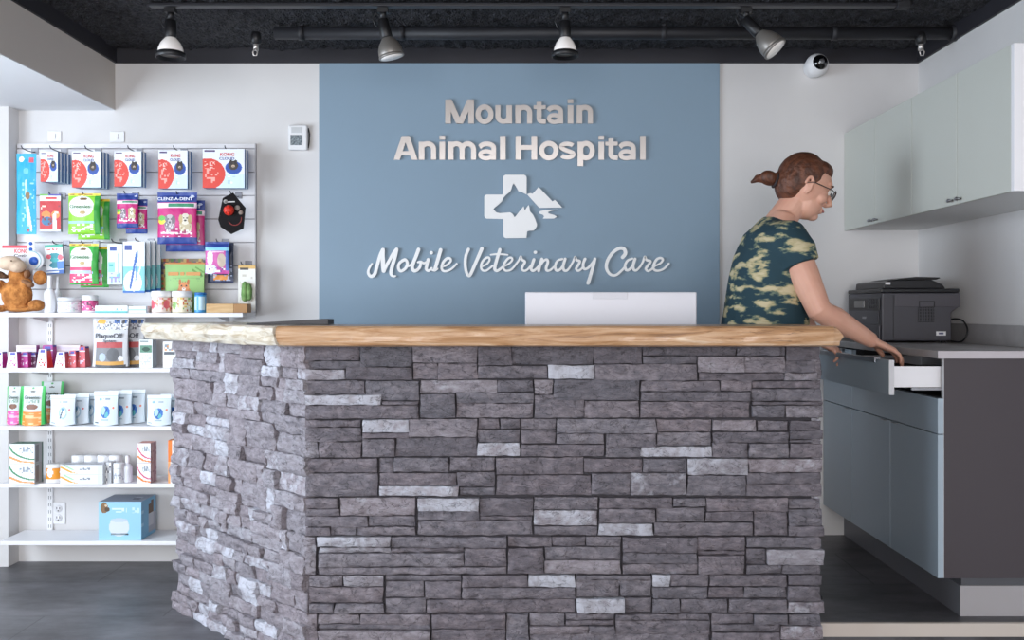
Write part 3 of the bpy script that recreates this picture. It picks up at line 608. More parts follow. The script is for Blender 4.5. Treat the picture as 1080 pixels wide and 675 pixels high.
def stroke(q, pts, w, ox, oy, sc):
    """flat cut stroke: centre line in panel units, width in photo pixels (start, middle, end)"""
    if not hasattr(w, '__len__'): w = (w, w, w)
    P2 = [P(ox+x/sc, oy+y/sc, YS) for x, y in cr(pts)]; n = len(P2); px = YS/F
    global STK
    STK = (STK+1) % 12; y0, y1 = YS-.0130-STK*.00012, YS-.006; fr = []
    for i, p in enumerate(P2):
        t = (P2[min(i+1, n-1)]-P2[max(i-1, 0)]); t.y = 0; t.normalize(); nr = Vector((-t.z, 0, t.x)); f = i/(n-1)
        ww = (w[0]+(w[1]-w[0])*f*2) if f < .5 else (w[1]+(w[2]-w[1])*(f-.5)*2); ww *= px/2
        fr.append((p+nr*ww, p-nr*ww, ww))
    vs = []
    for a, b, _ in fr:
        for y in (y0, y1): vs += [(a.x, y, a.z), (b.x, y, b.z)]
    fs = []
    for i in range(n-1):
        a = i*4; b = a+4; fs += [(a, b, b+1, a+1), (a+2, a+3, b+3, b+2), (a, a+2, b+2, b), (a+1, b+1, b+3, a+3)]
    fs += [(0, 1, 3, 2), (4*n-4, 4*n-2, 4*n-1, 4*n-3)]
    q.add(vs, fs)
    for p, ww in ((P2[0], fr[0][2]), (P2[-1], fr[-1][2])):
        STK = (STK+1) % 12; y0 = YS-.0130-STK*.00012
        q.prism([(p.x+ww*math.cos(a*math.pi/6), p.z+ww*math.sin(a*math.pi/6)) for a in range(12)], y0-.0000, y1, 'y')
SCO = P(547, 300, YS)
sc_ = thing('script_lettering', 'white brush script reading Mobile Veterinary Care low on the blue panel', 'sign', SCO)
M1 = (380, 250, 9.818); V1 = (480, 250, 9.818); C1 = (570, 250, 7.2)
mob = [([(125,278),(98,320),(85,365),(100,400),(125,407),(155,380),(180,290),(208,195),(236,132)], (1.8,3.6,3.6)), ([(240,132),(236,200),(240,290),(246,352)], (3.6,4.6,4.2)), ([(246,352),(290,270),(340,180),(378,130)], (3.6,3.2,3.6)), ([(380,130),(362,210),(338,290),(322,360),(325,392),(345,407),(370,405)], (3.8,3.8,1.6)),
 ([(455,240),(412,268),(397,310),(410,348),(440,350),(478,315),(490,268),(468,236),(440,245)], 3.0), ([(484,300),(510,300),(540,275)], 2.2),
 ([(606,130),(580,200),(552,270),(540,318),(558,350),(592,343),(622,305),(628,262)], (3.8,3.6,2.6)), ([(600,262),(630,258),(662,272),(695,255)], (2.2,2.6,2.2)),
 ([(705,235),(692,290),(686,333),(710,350),(742,322)], (3.4,3.2,2.2)), ([(737,165),(739,165)], 3.6), ([(834,135),(812,210),(790,285),(770,345)], (3.8,3.8,3.2)), ([(735,335),(768,348),(800,330)], 2.2),
 ([(850,308),(900,290),(938,252),(930,224),(898,224),(862,262),(846,312),(853,345),(888,355),(945,332),(1000,278)], (2,3.0,2.0))]
vet = [([(140,128),(112,200),(106,290),(120,370),(144,402),(166,378),(202,295),(242,205),(278,122)], (3.2,3.2,3.8)), ([(275,308),(330,280),(357,242),(348,214),(315,222),(278,268),(270,320),(290,348),(330,345),(388,300)], (1.8,2.6,2)),
 ([(464,132),(440,210),(417,290),(412,335),(438,350),(480,322),(505,300)], (3.4,3.4,2)), ([(368,185),(450,178),(545,186)], (1.6,2.2,1.6)), ([(505,305),(560,276),(592,240),(580,215),(545,228),(508,280),(502,325),(528,350),(580,338),(625,290)], (1.8,2.6,2)),
 ([(620,295),(658,245),(680,205),(692,235),(722,258),(702,298),(690,332),(715,351),(748,338),(795,285)], (2,2.8,2)), ([(815,235),(797,290),(786,333),(812,350),(852,318),(866,300)], (3.2,3,2)), ([(828,160),(831,160)], 3.4),
 ([(897,230),(878,290),(864,350)], 3.2), ([(870,318),(912,252),(948,235),(960,262),(942,318),(950,348),(985,343),(1020,310)], (2.2,3,2))]
ary = [([(165,168),(130,180),(112,215),(116,250),(140,253),(168,222),(186,172)], (2.2,2.8,2.4)), ([(187,168),(172,220),(178,252),(202,254),(228,222)], (3,2.8,2)), ([(225,225),(248,185),(262,152),(272,175),(298,186),(285,215),(270,240),(284,257),(310,242),(328,212)], (2,2.8,2)),
 ([(337,168),(322,210),(332,243),(362,234),(394,196),(412,168)], (3,2.6,2.4)), ([(412,168),(396,230),(378,295),(361,350)], (3.2,3.4,3.8))]
care = [([(622,155),(643,125),(632,92),(595,88),(545,122),(507,182),(500,240),(528,284),(570,290),(612,258),(642,225)], (3.8,3.4,2.2)), ([(695,165),(660,180),(641,215),(648,250),(672,248),(700,215),(715,172)], (2.2,2.8,2.4)), ([(716,168),(702,215),(706,248),(728,252),(758,222)], (3,2.8,2)),
 ([(755,225),(775,190),(790,150),(802,175),(833,186),(815,215),(798,240),(812,259),(838,248),(870,215)], (2,2.8,2)), ([(862,222),(905,202),(927,175),(910,160),(880,172),(857,215),(858,245),(887,257),(932,243),(972,202)], (1.8,2.8,2))]
for grp_ in ((('Mobile', mob, M1),), (('Veterinary', vet, V1), ('', ary, C1)), (('Care', care, C1),)):
    q = MB()
    for _, ss, (ox, oy, s_) in grp_:
        for pts, wd in ss: stroke(q, pts, wd, ox, oy, s_)
    q.build('word', M_SIGN, sc_, loc=-SCO)
LGO = P(548, 250, YS)
lg = thing('emblem', 'white cross emblem with dog head, cat head and mountain on the blue panel', 'emblem', LGO)
def emb(pts, name):
    cu = bpy.data.curves.new(name, 'CURVE'); cu.dimensions = '2D'; cu.fill_mode = 'BOTH'; cu.extrude = .004
    s = cu.splines.new('POLY'); pp = [P(500+x/7.94, 175+y/7.94, YS) for x, y in pts]; s.points.add(len(pp)-1)
    for k, p in zip(s.points, pp): k.co = (p.x, p.z, 0, 1)
    s.use_cyclic_u = True
    me = curve_mesh(cu, name)
    for v in me.vertices: x, y, z = v.co; v.co = (x, YS-.011-z, y)
    return put_mesh(name, me, M_SIGN, lg, -LGO)
emb([(243,108),(247,88),(262,78),(420,78),(436,88),(440,105),(440,243),(400,222),(370,213),(362,195),(350,175),(332,150),(320,168),(312,200),(300,222),(270,243),(244,272),(233,300),(205,326),(170,355),(163,366),(176,380),(188,392),(215,398),(300,392),(320,402),(333,420),(338,433),(352,420),(378,385),(415,340),(425,376),(440,350),(457,330),(463,350),(470,385),(495,415),(512,450),(526,490),(524,510),(500,543),(460,545),(445,550),(438,605),(268,607),(250,598),(245,580),(245,447),(108,444),(92,438),(86,422),(86,262),(92,248),(108,243),(236,243),(243,236)], 'cross_plate')
emb([(443,240),(470,231),(490,236),(540,180),(598,240),(655,300),(676,287),(737,352),(545,353),(500,303)], 'mountain_plate')
emb([(543,392),(552,381),(600,372),(703,369),(650,378),(620,388),(622,400),(670,414),(692,428),(668,443),(575,443),(586,425),(575,410),(550,403)], 'river_plate')
# ------------------------------------------------------------------ cabinets on the right
M_CAB = mat('silver_grey_satin_door', '#c6c8c0', .4)
M_LOW = mat('blue_lit_grey_gloss_door', '#a3b1bc', .3, coat=.2)  # bluish light on the silver-grey lower doors is put into this colour
M_TAUPE = mat('dark_taupe_panel', '#443d41', .5)
M_EDGE = mat('pale_edge_band', '#c9c9cc', .4)
M_TOE = mat('grey_toe_kick', '#55565b', .5); M_RUB = mat('pale_cove_base', '#a8a4a6', .5)
M_DARKIN = mat('dark_cabinet_inside', '#2a2a2e', .7)
XF = 1.426; DE = 3.18; ZW = 1.0; ZF = .122
zA, zB, zC = .868, .747, .264        # top drawer bottom, second drawer bottom, door bottom
def base_unit(y0, y1, label, ndoor, open_d, endp):
    t = thing('base_cabinet', label, 'cabinet', (XF, (y0+y1)/2, ZF)); O = Vector((XF, (y0+y1)/2, ZF))
    def B(name, m, *bx, parent=t, bevel=.0008, off=O):
        q = MB()
        for b in bx: q.box(b[0]-off.x, b[1]-off.x, b[2]-off.y, b[3]-off.y, b[4]-off.z, b[5]-off.z)
        return q.build(name, m, parent, bevel=bevel)
    p = .018
    B('end_panel', M_TAUPE if endp else M_DARKIN, (XF+.001, XR-.002, y0, y0+p, zC, ZW))
    if endp: B('edge_band', M_EDGE, (XF-.0005, XF+.0009, y0, y0+p, zC, ZW))
    B('side_panel', M_DARKIN, (XF+.02, XR-.002, y1-p, y1-.001, zC, ZW))
    B('bottom_panel', M_DARKIN, (XF+.02, XR-.002, y0+p, y1-p, zC, zC+p)); B('back_panel', M_DARKIN, (XR-.012, XR-.002, y0+p, y1-p, zC+p, ZW))
    B('divider', M_DARKIN, (XF+.02, XR-.012, y0+p, y1-p, .86, .866))
    B('toe_kick', M_TOE, (XF+.082, XR-.002, y0+.05 if endp else y0, y1, ZF, zC-.001))
    B('cove_base', M_RUB, (XF+.076, XR-.002, (y0+.044) if endp else y0, (y0+.05) if endp else y0+.0001, ZF, .226)) if endp else None
    B('toe_strip', mat('toe_strip_grey', '#6d6e74', .4), (XF+.076, XF+.082, y0+.05 if endp else y0, y1, ZF, .226))
    # doors
    w = (y1-y0)/ndoor
    for k in range(ndoor):
        a, b = y0+w*k+.0015, y0+w*(k+1)-.0015
        d = B('door', M_LOW, (XF-.019, XF, a, b, zC, zB-.002))
        hy = b-.05 if (k == 0 and ndoor == 2) else a+.05
        B('pull_tab', M_STEEL, (XF-.03, XF-.019, hy-.022, hy+.022, zB-.006, zB-.0035), parent=d, bevel=.0005)
    d = B('drawer_front', M_LOW, (XF-.019, XF, y0+.0015, y1-.0015, zB+.001, zA-.0015))
    B('pull_tab', M_STEEL, (XF-.03, XF-.019, (y0+y1)/2-.06, (y0+y1)/2+.06, zA-.005, zA-.0025), parent=d, bevel=.0005)
    pull = .165 if open_d else 0
    x0 = XF-.019-pull
    za, zt = (.879, .996) if open_d else (zA, ZW-.006)
    d = B('drawer', M_WHITE, *((x0+.019, x0+.45, y0+.03, y0+.042, .902, .973), (x0+.019, x0+.45, y1-.042, y1-.03, .902, .973), (x0+.438, x0+.45, y0+.042, y1-.042, .902, .973), (x0+.019, x0+.438, y0+.042, y1-.042, .902, .91)) if open_d else [(x0+.019, XF+.3, y0+.03, y1-.03, .902, .91)])
    fr = B('drawer_face', M_LOW, (x0, x0+.0175, y0+.0015, y1-.0015, za, zt), parent=d)
    if open_d:
        B('face_edge', M_EDGE, (x0+.0002, x0+.0175, y0-.0005, y0+.0015, za, zt), parent=d, bevel=0)
        B('runner', M_STEEL, (XF-.1, XF+.3, y0+.0185, y0+.029, .893, .901), parent=d, bevel=0)
    B('handle', M_STEEL, (x0-.014, x0+.004, y0+.09, y1-.04, zt-.001, zt+.003), (x0-.014, x0-.011, y0+.09, y1-.04, zt-.013, zt-.001), parent=d, bevel=.0005)
    return t
base_unit(DE, 4.0, 'blue-lit grey base cabinet with dark end panel and its top drawer pulled open', 2, True, True)
base_unit(4.0006, DW-.002, 'blue-lit grey base cabinet in the corner against the back wall', 1, False, False)
# things in the drawer
for k, (a, b, h, c, lab) in enumerate(((3.30, 3.50, .05, '#17171a', 'black organiser tray near the front end of the open drawer'), (3.56, 3.72, .045, '#3a3134', 'dark brown box in the middle of the open drawer'), (3.76, 3.92, .055, '#d8d8da', 'stack of white paper at the far end of the open drawer'))):
    q = MB(); x = 1.30
    if k == 0:
        q.box(x, x+.3, a, b, 0, .004); q.box(x, x+.3, a, a+.004, .004, h); q.box(x, x+.3, b-.004, b, .004, h); q.box(x, x+.004, a+.004, b-.004, .004, h); q.box(x+.296, x+.3, a+.004, b-.004, .004, h); q.box(x+.1, x+.104, a+.004, b-.004, .004, h*.8)
    else:
        for j in range(5): q.box(x+.01+j*.001, x+.22-j*.001, a+(j % 2)*.003, b-(j % 3)*.002, h*j/5, h*(j+.85)/5)
    tag(q.build(('drawer_tray', 'box', 'paper_stack')[k], mat('drawer_item_%d' % k, c, .5), loc=(0, 0, .911)), lab, ('tray', 'box', 'paper')[k])
# countertop
def conc(name, c1, c2):
    m = mat(name, c1, .42, bump=(90, .1, .002), var=(c2, 7, (1, 1, 1), 7)); return m
M_CT = conc('grey_concrete_laminate', '#8e8b8b', '#a8a5a5')
wt = thing('laminate_countertop', 'pale grey concrete-look countertop over the right-hand base cabinets', 'countertop', (XF, 3.7, ZW+.001))
q = MB(); q.box(-.024, XR-XF-.001, DE-.008-3.7, DW-3.7-.001, 0, .026); q.build('slab', M_CT, wt, bevel=.0015)
q = MB(); q.box(-.0235, XR-XF-.001, DE-.0095-3.7, DE-.0081-3.7, 0.0005, .0255); q.build('edge_band', mat('pale_grey_edge', '#bdb6ba', .45), wt)
q = MB(); q.box(XR-XF-.018, XR-XF-.001, DE-3.7, DW-3.7-.02, .0265, .105); q.box(.0, XR-XF-.001, DW-3.7-.018, DW-3.7-.001, .0265, .105); q.build('backsplash', M_CT, wt, bevel=.001)
# upper cabinets
XU = 1.5225; ZU0, ZU1 = 1.53, 1.973; wd = .375
for k in range(2):
    y1 = DW-.001-k*2*wd; y0 = y1-2*wd+.001; O = Vector((XU, y0, ZU0))
    t = thing('wall_cabinet', ('silver-grey wall cabinet with two doors in the corner by the back wall', 'silver-grey wall cabinet with two doors and a white end, nearest the camera')[k], 'cabinet', O, group='wall cabinets on the right')
    q = MB(); q.box(.0005, XR-XU-.001, .018 if k else .001, 2*wd-.001, .0, .016); q.box(.0005, XR-XU-.001, .018 if k else .001, 2*wd-.001, .428, .443); q.box(XR-XU-.01, XR-XU-.001, .018, 2*wd-.018, .016, .428); q.box(.0005, XR-XU-.001, 2*wd-.017, 2*wd-.001, .016, .428)
    if not k: q.box(.0005, XR-XU-.001, .001, .017, .016, .428)
    q.build('carcass', mat('cabinet_carcass', '#dadad8', .5), t, bevel=.0006)
    q = MB(); q.box(-.0003, .0003, .001, 2*wd-.001, .002, .441); q.build('gap_shade_sheet', mat('cabinet_gap_shade', '#3c3d40', .6), t)  # added dark sheet that puts the shade of the door gaps into colour
    if k:
        q = MB(); q.box(-.0185, XR-XU-.001, -.002, .0165, -.004, .445); q.build('end_panel', M_WHITE, t, bevel=.0008)
    for j in range(2):
        q = MB(); q.box(-.0185, -.0005, j*wd+(.018 if (k and j == 0) else .0018), (j+1)*wd-.0018, -.003, .446); d = q.build('door', M_CAB, t, bevel=.0012)
        yk = (j+1)*wd-.03 if j == 0 else j*wd+.03
        q = MB(); q.tube([(-.0186, yk, .012), (-.028, yk, .012)], .004, 10); q.lathe([(.006, 0), (.009, .004), (.009, .009), (.005, .012)], 14, Matrix.Translation((-.027, yk, .012)) @ Matrix.Rotation(R(-90), 4, 'Y'), sx=.7, sy=1.6)
        q.build('knob', M_STEEL, d)
# ------------------------------------------------------------------ multifunction printer
M_PR = mat('charcoal_printer_plastic', '#47464d', .42); M_PRD = mat('black_printer_plastic', '#1e1e22', .35)
pr = thing('printer', 'charcoal multifunction printer on the right-hand countertop', 'printer', (1.495, 3.90, ZW+.0275))
W, Dp, H = .285, .40, .205
q = MB(); pf = [(0, .008), (W, .008), (W, .125), (W+.035, .15), (W+.035, H), (.0, H)]
q.prism(pf, 0, Dp, 'y'); q.build('body', M_PR, pr, bevel=.004)
for x in (.02, W-.02):
    for y in (.03, Dp-.03):
        q = MB(); q.lathe([(.01, 0), (.01, .009)], 12, Matrix.Translation((x, y, 0))); q.build('foot', M_DKPL, pr)
q = MB(); q.box(.052, W+.0345, -.003, -.0002, .148, H-.004); q.build('side_cover', mat('printer_side_panel', '#504e55', .4), pr, bevel=.002)
q = MB(); q.box(.045, .0475, -.0018, .0, .012, H-.01); q.build('seam', M_PRD, pr)
q = MB(); q.box(.15, .215, -.0055, -.0031, .168, .172); q.box(.15, .153, -.0055, -.0031, .148, .168); q.box(.212, .215, -.0055, -.0031, .148, .168); q.build('grip_recess', M_PRD, pr)
vb = MB(); vb.box(.148, .214, -.0016, .0, .085, .147); v_ = vb.build('vent', M_PRD, pr)
q = MB()
for i in range(6): q.box(.150+i*.0112, .153+i*.0112, -.0035, -.0017, .087, .145)
for i in range(5): q.box(.1485, .2135, -.0032, -.0018, .09+i*.0125, .0925+i*.0125)
q.build('grille', M_PR, v_)
q = MB(); q.box(.222, .262, -.0015, .0, .03, .047); st_ = q.build('sticker', M_WPL, pr); put_mesh('lettering', text_mesh('HP', .008, .0006), mat('sticker_ink', '#4b4a66', .5), st_, (.235, -.0021, .0345)) if False else None
q = MB(); q.box(.232, .252, -.0022, -.0016, .035, .042); q.build('sticker_print', mat('sticker_ink', '#5b5a80', .5), st_)
# front of the printer faces the aisle (-X)
q = MB(); q.box(-.006, -.0002, .02, Dp-.02, .135, H-.02); cp = q.build('control_panel', M_PRD, pr, bevel=.002)
q = MB(); q.box(-.009, -.0061, .18, .3, .145, H-.03); q.build('display', mat('printer_display', '#0b0d12', .1, coat=1), cp, bevel=.001)
for i in range(4):
    for j in range(3):
        q = MB(); q.lathe([(.005, 0), (.005, .002)], 10, Matrix.Translation((-.006, .05+i*.026, .148+j*.014)) @ Matrix.Rotation(R(-90), 4, 'Y')); q.build('button', M_PR, cp)
q = MB(); q.box(-.004, -.0002, .03, Dp-.03, .078, .128); q.build('output_slot', M_PR, pr, bevel=.002)
q = MB(); q.box(-.007, -.0002, .015, Dp-.015, .012, .072); pt_ = q.build('paper_tray', M_PR, pr, bevel=.003)
q = MB(); q.box(-.01, -.0071, .15, .25, .05, .064); q.build('handle', M_PRD, pt_, bevel=.001)
q = MB(); q.box(-.0055, -.0041, .17, .21, .097, .106); q.build('badge', M_STEEL, pr)
q = MB(); q.box(-.002, W+.036, .004, Dp, H+.001, H+.018); sl = q.build('scanner_lid', M_PRD, pr, bevel=.004)
q = MB(); q.prism([(.018, H+.0185), (.275, H+.0185), (.262, H+.036), (.215, H+.056), (.04, H+.052), (.022, H+.045)], .03, .36, 'y'); af = q.build('document_feeder', M_PRD, pr, bevel=.003)
q = MB(); q.prism([(.075, H+.0565), (.245, H+.0565), (.262, H+.062), (.258, H+.066), (.16, H+.068), (.10, H+.061)], .05, .34, 'y'); q.build('feeder_tray', M_DKPL, af, bevel=.001)
q = MB(); q.box(.024, .045, .027, .0295, H+.035, H+.045); q.build('label', M_WPL, af)
q = MB(); q.tube(cr([(1.80, 4.02, 1.07), (1.822, 4.0, 1.12), (1.824, 3.9, 1.12), (1.818, 3.84, 1.08), (1.80, 3.85, 1.036), (1.79, 3.95, 1.034), (1.79, 4.05, 1.034)], 6), .0035, 8)
tag(q.build('power_cord', M_DKPL), 'black cord looping down behind the right side of the printer', 'cord')
# ------------------------------------------------------------------ screen on the desk, seen from the back
mn = thing('monitor', 'white-backed monitor standing on the reception desk worktop', 'monitor', (.339, 3.5, .7505))
q = MB(); q.box(-.315, .315, -.018, .018, .125, .4785); hs = q.build('housing', mat('monitor_white', '#dedde4', .35), mn, bevel=.004, seg=3)
q = MB(); q.box(-.068, .06, -.0205, -.0185, .4535, .477); q.build('camera_cover', mat('monitor_cover', '#d2d1d8', .35), mn, bevel=.0008)
q = MB(); q.box(-.3, .3, .0185, .02, .14, .465); q.build('screen', mat('monitor_screen', '#101014', .1, coat=1), mn)
q = MB(); q.box(-.05, .05, -.04, -.019, .0, .25); q.build('neck', M_STEEL, mn, bevel=.003)
q = MB(); q.box(-.12, .12, -.1, .09, .0, .008); q.build('stand_base', M_STEEL, mn, bevel=.003)
# ------------------------------------------------------------------ slat wall panel, shelves and goods
SY = DW-.022                                            # front of the slat panel
sl = thing('slatwall', 'white grooved slatwall panel on the back wall at the left', 'display panel', (PX(145, DW), DW, PZ(330, DW)))
O = sl.location
x0, x1 = -2.305, PX(271, DW)
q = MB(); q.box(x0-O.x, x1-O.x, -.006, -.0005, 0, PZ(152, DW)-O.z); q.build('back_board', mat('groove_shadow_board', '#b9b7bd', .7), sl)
q = MB(); ys = [152.3, 158.2]+[158.2+24.6*k for k in range(1, 7)]+[330.5]
for a, b in zip(ys, ys[1:]):
    q.box(x0-O.x, x1-O.x-.004, -.022, -.0061, PZ(b, DW)-O.z+(.0045 if b < 330 else 0), PZ(a, DW)-O.z)
q.build('slats', M_WHITE, sl, bevel=.001)
q = MB(); q.box(x1-O.x-.0039, x1-O.x, -.0225, -.0061, 0, PZ(152, DW)-O.z); q.build('edge_trim', mat('slat_edge_grey', '#c2c1c6', .5), sl)
SHZ = [1.149, .907, .653, .402, .150]
lab = ['white shelf at counter height carrying bottles, jars and a plush moose', 'white shelf carrying tapered toothpaste cartons and the dental powder bag', 'white shelf carrying treat pouches in front of the slotted rail', 'white shelf carrying small medicine boxes and bottles', 'lowest white shelf carrying the blue fountain box']
for z, l in zip(SHZ, lab):
    t = thing('shelf', l, 'shelf', (-1.74, 4.27, z-.018), group='white display shelves')
    q = MB(); q.box(-2.27+1.74, -1.207+1.74, -.12, .087, 0, .018); q.build('board', M_WHITE, t, bevel=.0015)
    for xb in (-2.16, -1.33):
        q = MB(); q.prism([(-.09, -.001), (.085, -.001), (.085, -.026), (.07, -.026)], xb+1.74-.002, xb+1.74+.002, 'x'); q.build('bracket', M_WPL, t)
for xb, l in ((-2.16, 'slotted white shelf rail on the wall near the alcove corner'), (-1.33, 'slotted white shelf rail on the wall close to the stone desk')):
    t = thing('shelf_rail', l, 'shelf rail', (xb, DW, .11)); q = MB(); q.box(-.0125, .0125, -.012, -.0005, 0, 1.0); r_ = q.build('channel', M_WPL, t, bevel=.001)
    q = MB()
    for k in range(30):
        for dx in (-.006, .004): q.box(dx, dx+.0025, -.0126, -.0121, .015+k*.033, .03+k*.033)
    so_ = q.build('slots', mat('slot_dark', '#75757c', .6), r_); 
def hook(x, y, D, l, cat='hook'):
    p = P(x, y, D); L_ = SY-p.y; t = thing('slatwall_hook', l, 'hook', (p.x, SY, p.z), group='wire hooks on the slatwall')
    q = MB(); q.tube(cr([(0, 0, .004), (0, -.02, 0), (0, -L_*.6, -.001), (0, -L_, .002), (0, -L_-.014, .012)], 4), .0024, 8); q.build('wire', mat('dark_wire', '#55555c', .3, .8), t)
    q = MB(); q.box(-.016, .016, -.004, -.0003, -.008, .022); q.build('clip_plate', mat('hook_plate', '#8c8c92', .4, .6), t, bevel=.001); return t
def goods(name, label, cat, px, artf, kind, t=.03, D=4.25, m=None, side='#d8d8dc', group=None, tilt=0, yaw=0, nu=None, z=None, taper=0, loc=None):
    """one pouch, card or box; px = x0, y0, x1, y1 of its face in the photo; stands with its base centre at the origin"""
    X0, Y0, X1, Y1 = px; w = (X1-X0)*D/F; h = (Y1-Y0)*D/F
    nu = nu or max(10, int((X1-X0)*1.7)); nv = max(10, int((Y1-Y0)*1.7)); q = MB(); sc = hexc(side)
    if kind == 'pouch':      # hanging pillow pack
        def b(u, v): return t/2*max(0, (math.sin(math.pi*u))**.6*(math.sin(math.pi*min(1, v*1.08)))**.5)
        def wob(u, v): return noise.noise(Vector((u*5, v*6, X0)))*.003
        def fx(u, v): return (u-.5)*w*(1-.03*math.sin(math.pi*v))
        q.grid(lambda u, v: Vector((fx(u, v), -b(u, v)+wob(u, v), v*h)), nu, nv, 0, artf)
        q.grid(lambda u, v: Vector((-fx(u, v), b(u, v)+wob(1-u, v)+.0006, v*h)), 8, 12, 0, lambda u, v: sc)
    elif kind == 'stand':    # stand-up pouch with a gusset
        def b(u, v): return t/2*(math.sin(math.pi*(.04+.92*u))**.5)*(1-v)**.7+.001
        q.grid(lambda u, v: Vector(((u-.5)*w*(1-.05*math.sin(math.pi*v)), -b(u, v), v*h-.006*math.sin(math.pi*u)*(1-v)**4+.006)), nu, nv, 0, artf)
        q.grid(lambda u, v: Vector(((.5-u)*w*(1-.05*math.sin(math.pi*v)), b(u, v), v*h-.006*math.sin(math.pi*u)*(1-v)**4+.006)), 12, 12, 0, lambda u, v: sc)
        q.grid(lambda u, v: Vector(((u-.5)*w, b(u, 0)*(1-2*v), .006-.006*math.sin(math.pi*u))), 12, 4, 0, lambda u, v: sc)
        for s in (-1, 1): q.grid(lambda u, v: Vector((s*w*.5*(1-.05*math.sin(math.pi*v)), s*b(0, v)*(2*u-1), v*h+.006)), 2, 12, 0, lambda u, v: sc)
        q.grid(lambda u, v: Vector(((u-.5)*w, .001*(2*v-1), h+.006)), 2, 1, 0, lambda u, v: sc)
    else:                    # card or box, optionally narrower at the top
        k = 1-taper
        q.grid(lambda u, v: Vector(((u-.5)*w*(1-v+v*k), -t/2*(1-v+v*k), v*h)), nu, nv, 0, artf, False)
        q.grid(lambda u, v: Vector(((.5-u)*w*(1-v+v*k), t/2*(1-v+v*k), v*h)), 1, 1, 0, lambda u, v: sc, False)
        for s in (-1, 1): q.grid(lambda u, v: Vector((s*w/2*(1-v+v*k), s*t/2*(2*u-1)*(1-v+v*k), v*h)), 6, 12, 0, (side_art.get(name+str(s)) or (lambda u, v: sc)), False)
        q.grid(lambda u, v: Vector(((u-.5)*w*k, t/2*(2*v-1)*k, h)), 6, 6, 0, side_art.get(name+'top') or (lambda u, v: sc), False)
        q.grid(lambda u, v: Vector(((u-.5)*w, t/2*(1-2*v), 0)), 1, 1, 0, lambda u, v: sc, False)
    P0 = P((X0+X1)/2, Y1, D)
    if z is not None: P0.z = z
    o = q.build(name, m or M_FOIL, loc=P0, rot=(0, R(tilt), R(yaw)))
    tag(o, label, cat, group); o['_w'] = w; o['_h'] = h; o['_t'] = t
    return o
side_art = {}
def lettering(o, txt, u, v, hgt, col, width=None, lab=None, off=None, rot=0):
    w, h, t = o['_w'], o['_h'], o['_t']
    k = put_mesh('lettering', text_mesh(txt, hgt*h, .0006, .015, width*w if width else None), mat('ink_'+col.strip('#'), col, .5), o, ((u-.5)*w, -(t/2 if off is None else off)-.0012, v*h), (0, R(rot), 0)); return k
def behind(o, n, labels, dy=.024, dx=.004, dz=0):
    out = []
    for k in range(n):
        out.append(dup(o, (o.location.x+dx*(k+1), o.location.y+dy*(k+1), o.location.z+dz*(k+1)), label=labels[k]))
    return out
# --- row one: cone boxes
g1 = 'protective collar boxes on the slatwall'
def conebox(px, nb, where, D=4.235, first='red'):
    a = art('#e6ebf0', ('r', 0, 0, 1, .35, '#d2e6f0'), ('e', .12, .36, .42, .4, '#dc4234'), ('r', 0, .78, .07, 1, '#e6ebf0'), ('s', .05, .1, .38, .5, .05, .045, .35, ['#f0a79c']), ('r', .04, .93, .3, .97, '#54406e'),
            ('e', .74, .52, .20, .17, '#2b57b0'), ('e', .74, .50, .17, .12, '#244a9c'), ('e', .73, .58, .12, .12, '#3e342e'), ('e', .68, .66, .04, .06, '#2b2320'), ('e', .79, .66, .04, .06, '#2b2320'), ('e', .73, .56, .04, .035, '#b9a48e'), ('e', .73, .545, .015, .012, '#201a18'), ('s', .04, .5, .3, .68, .04, .03, .3, ['#f6c6bc']), ('s', .6, .1, .95, .3, .06, .04, .3, ['#b9d4e2', '#ffffff']))
    o = goods('collar_box', 'white and red collar box '+where, 'box', px, a, 'box', t=.02, D=D, m=M_CARD, side='#5b7fae', group=g1)
    lettering(o, 'KONG', .42, .82, .085, '#d2373a', .34); lettering(o, 'CLOUD', .40, .72, .07, '#3f4f96', .36)
    behind(o, nb, ['edge of a box behind the one '+where.split(',')[0]]*nb, dy=.024, dx=.0045)
    return o
conebox((44, 160.5, 62, 192), 3, 'beside the long blue toothbrush pack')
conebox((77, 160, 107, 198), 2, 'second from the left, above the green treat pouches')
conebox((121.5, 160, 150, 197), 1, 'third from the left, above the blue and pink chew bags')
conebox((168, 159, 198.5, 199), 1, 'fourth from the left, above the biggest pink chew bag')
conebox((214.5, 157.5, 258.5, 198.5), 1, 'on the far right, widest, above the black hexagon card')
for x, l in ((24, 'the long blue toothbrush pack'), (54, 'the narrow collar boxes'), (91, 'the second stack of collar boxes'), (136, 'the third stack of collar boxes'), (184, 'the fourth stack of collar boxes'), (238, 'the widest collar boxes')):
    hook(x, 157, 4.235 if x > 30 else 4.25, 'wire hook above '+l)
# --- long toothbrush pack
a = art('#27a9d8', ('e', .25, .93, .14, .035, '#f2f6fa'), ('r', .62, .89, .85, .95, '#d85a6a'), ('e', .5, .78, .14, .04, '#6cc6e8'), ('l', .62, .15, .5, .62, .06, '#bfe3f2'), ('l', .75, .08, .62, .3, .05, '#e9edf2'), ('e', .6, .48, .12, .05, '#8a6a3a'), ('e', .6, .05, .05, .02, '#c23b3b'), ('s', .3, .1, .9, .7, .1, .02, .15, ['#9fdcf0']))
goods('toothbrush_pack', 'long bright blue toothbrush pack at the left end of the slatwall', 'package', (17.5, 162, 38.5, 247), a, 'pouch', t=.014, D=4.25, side='#1f8fc0')
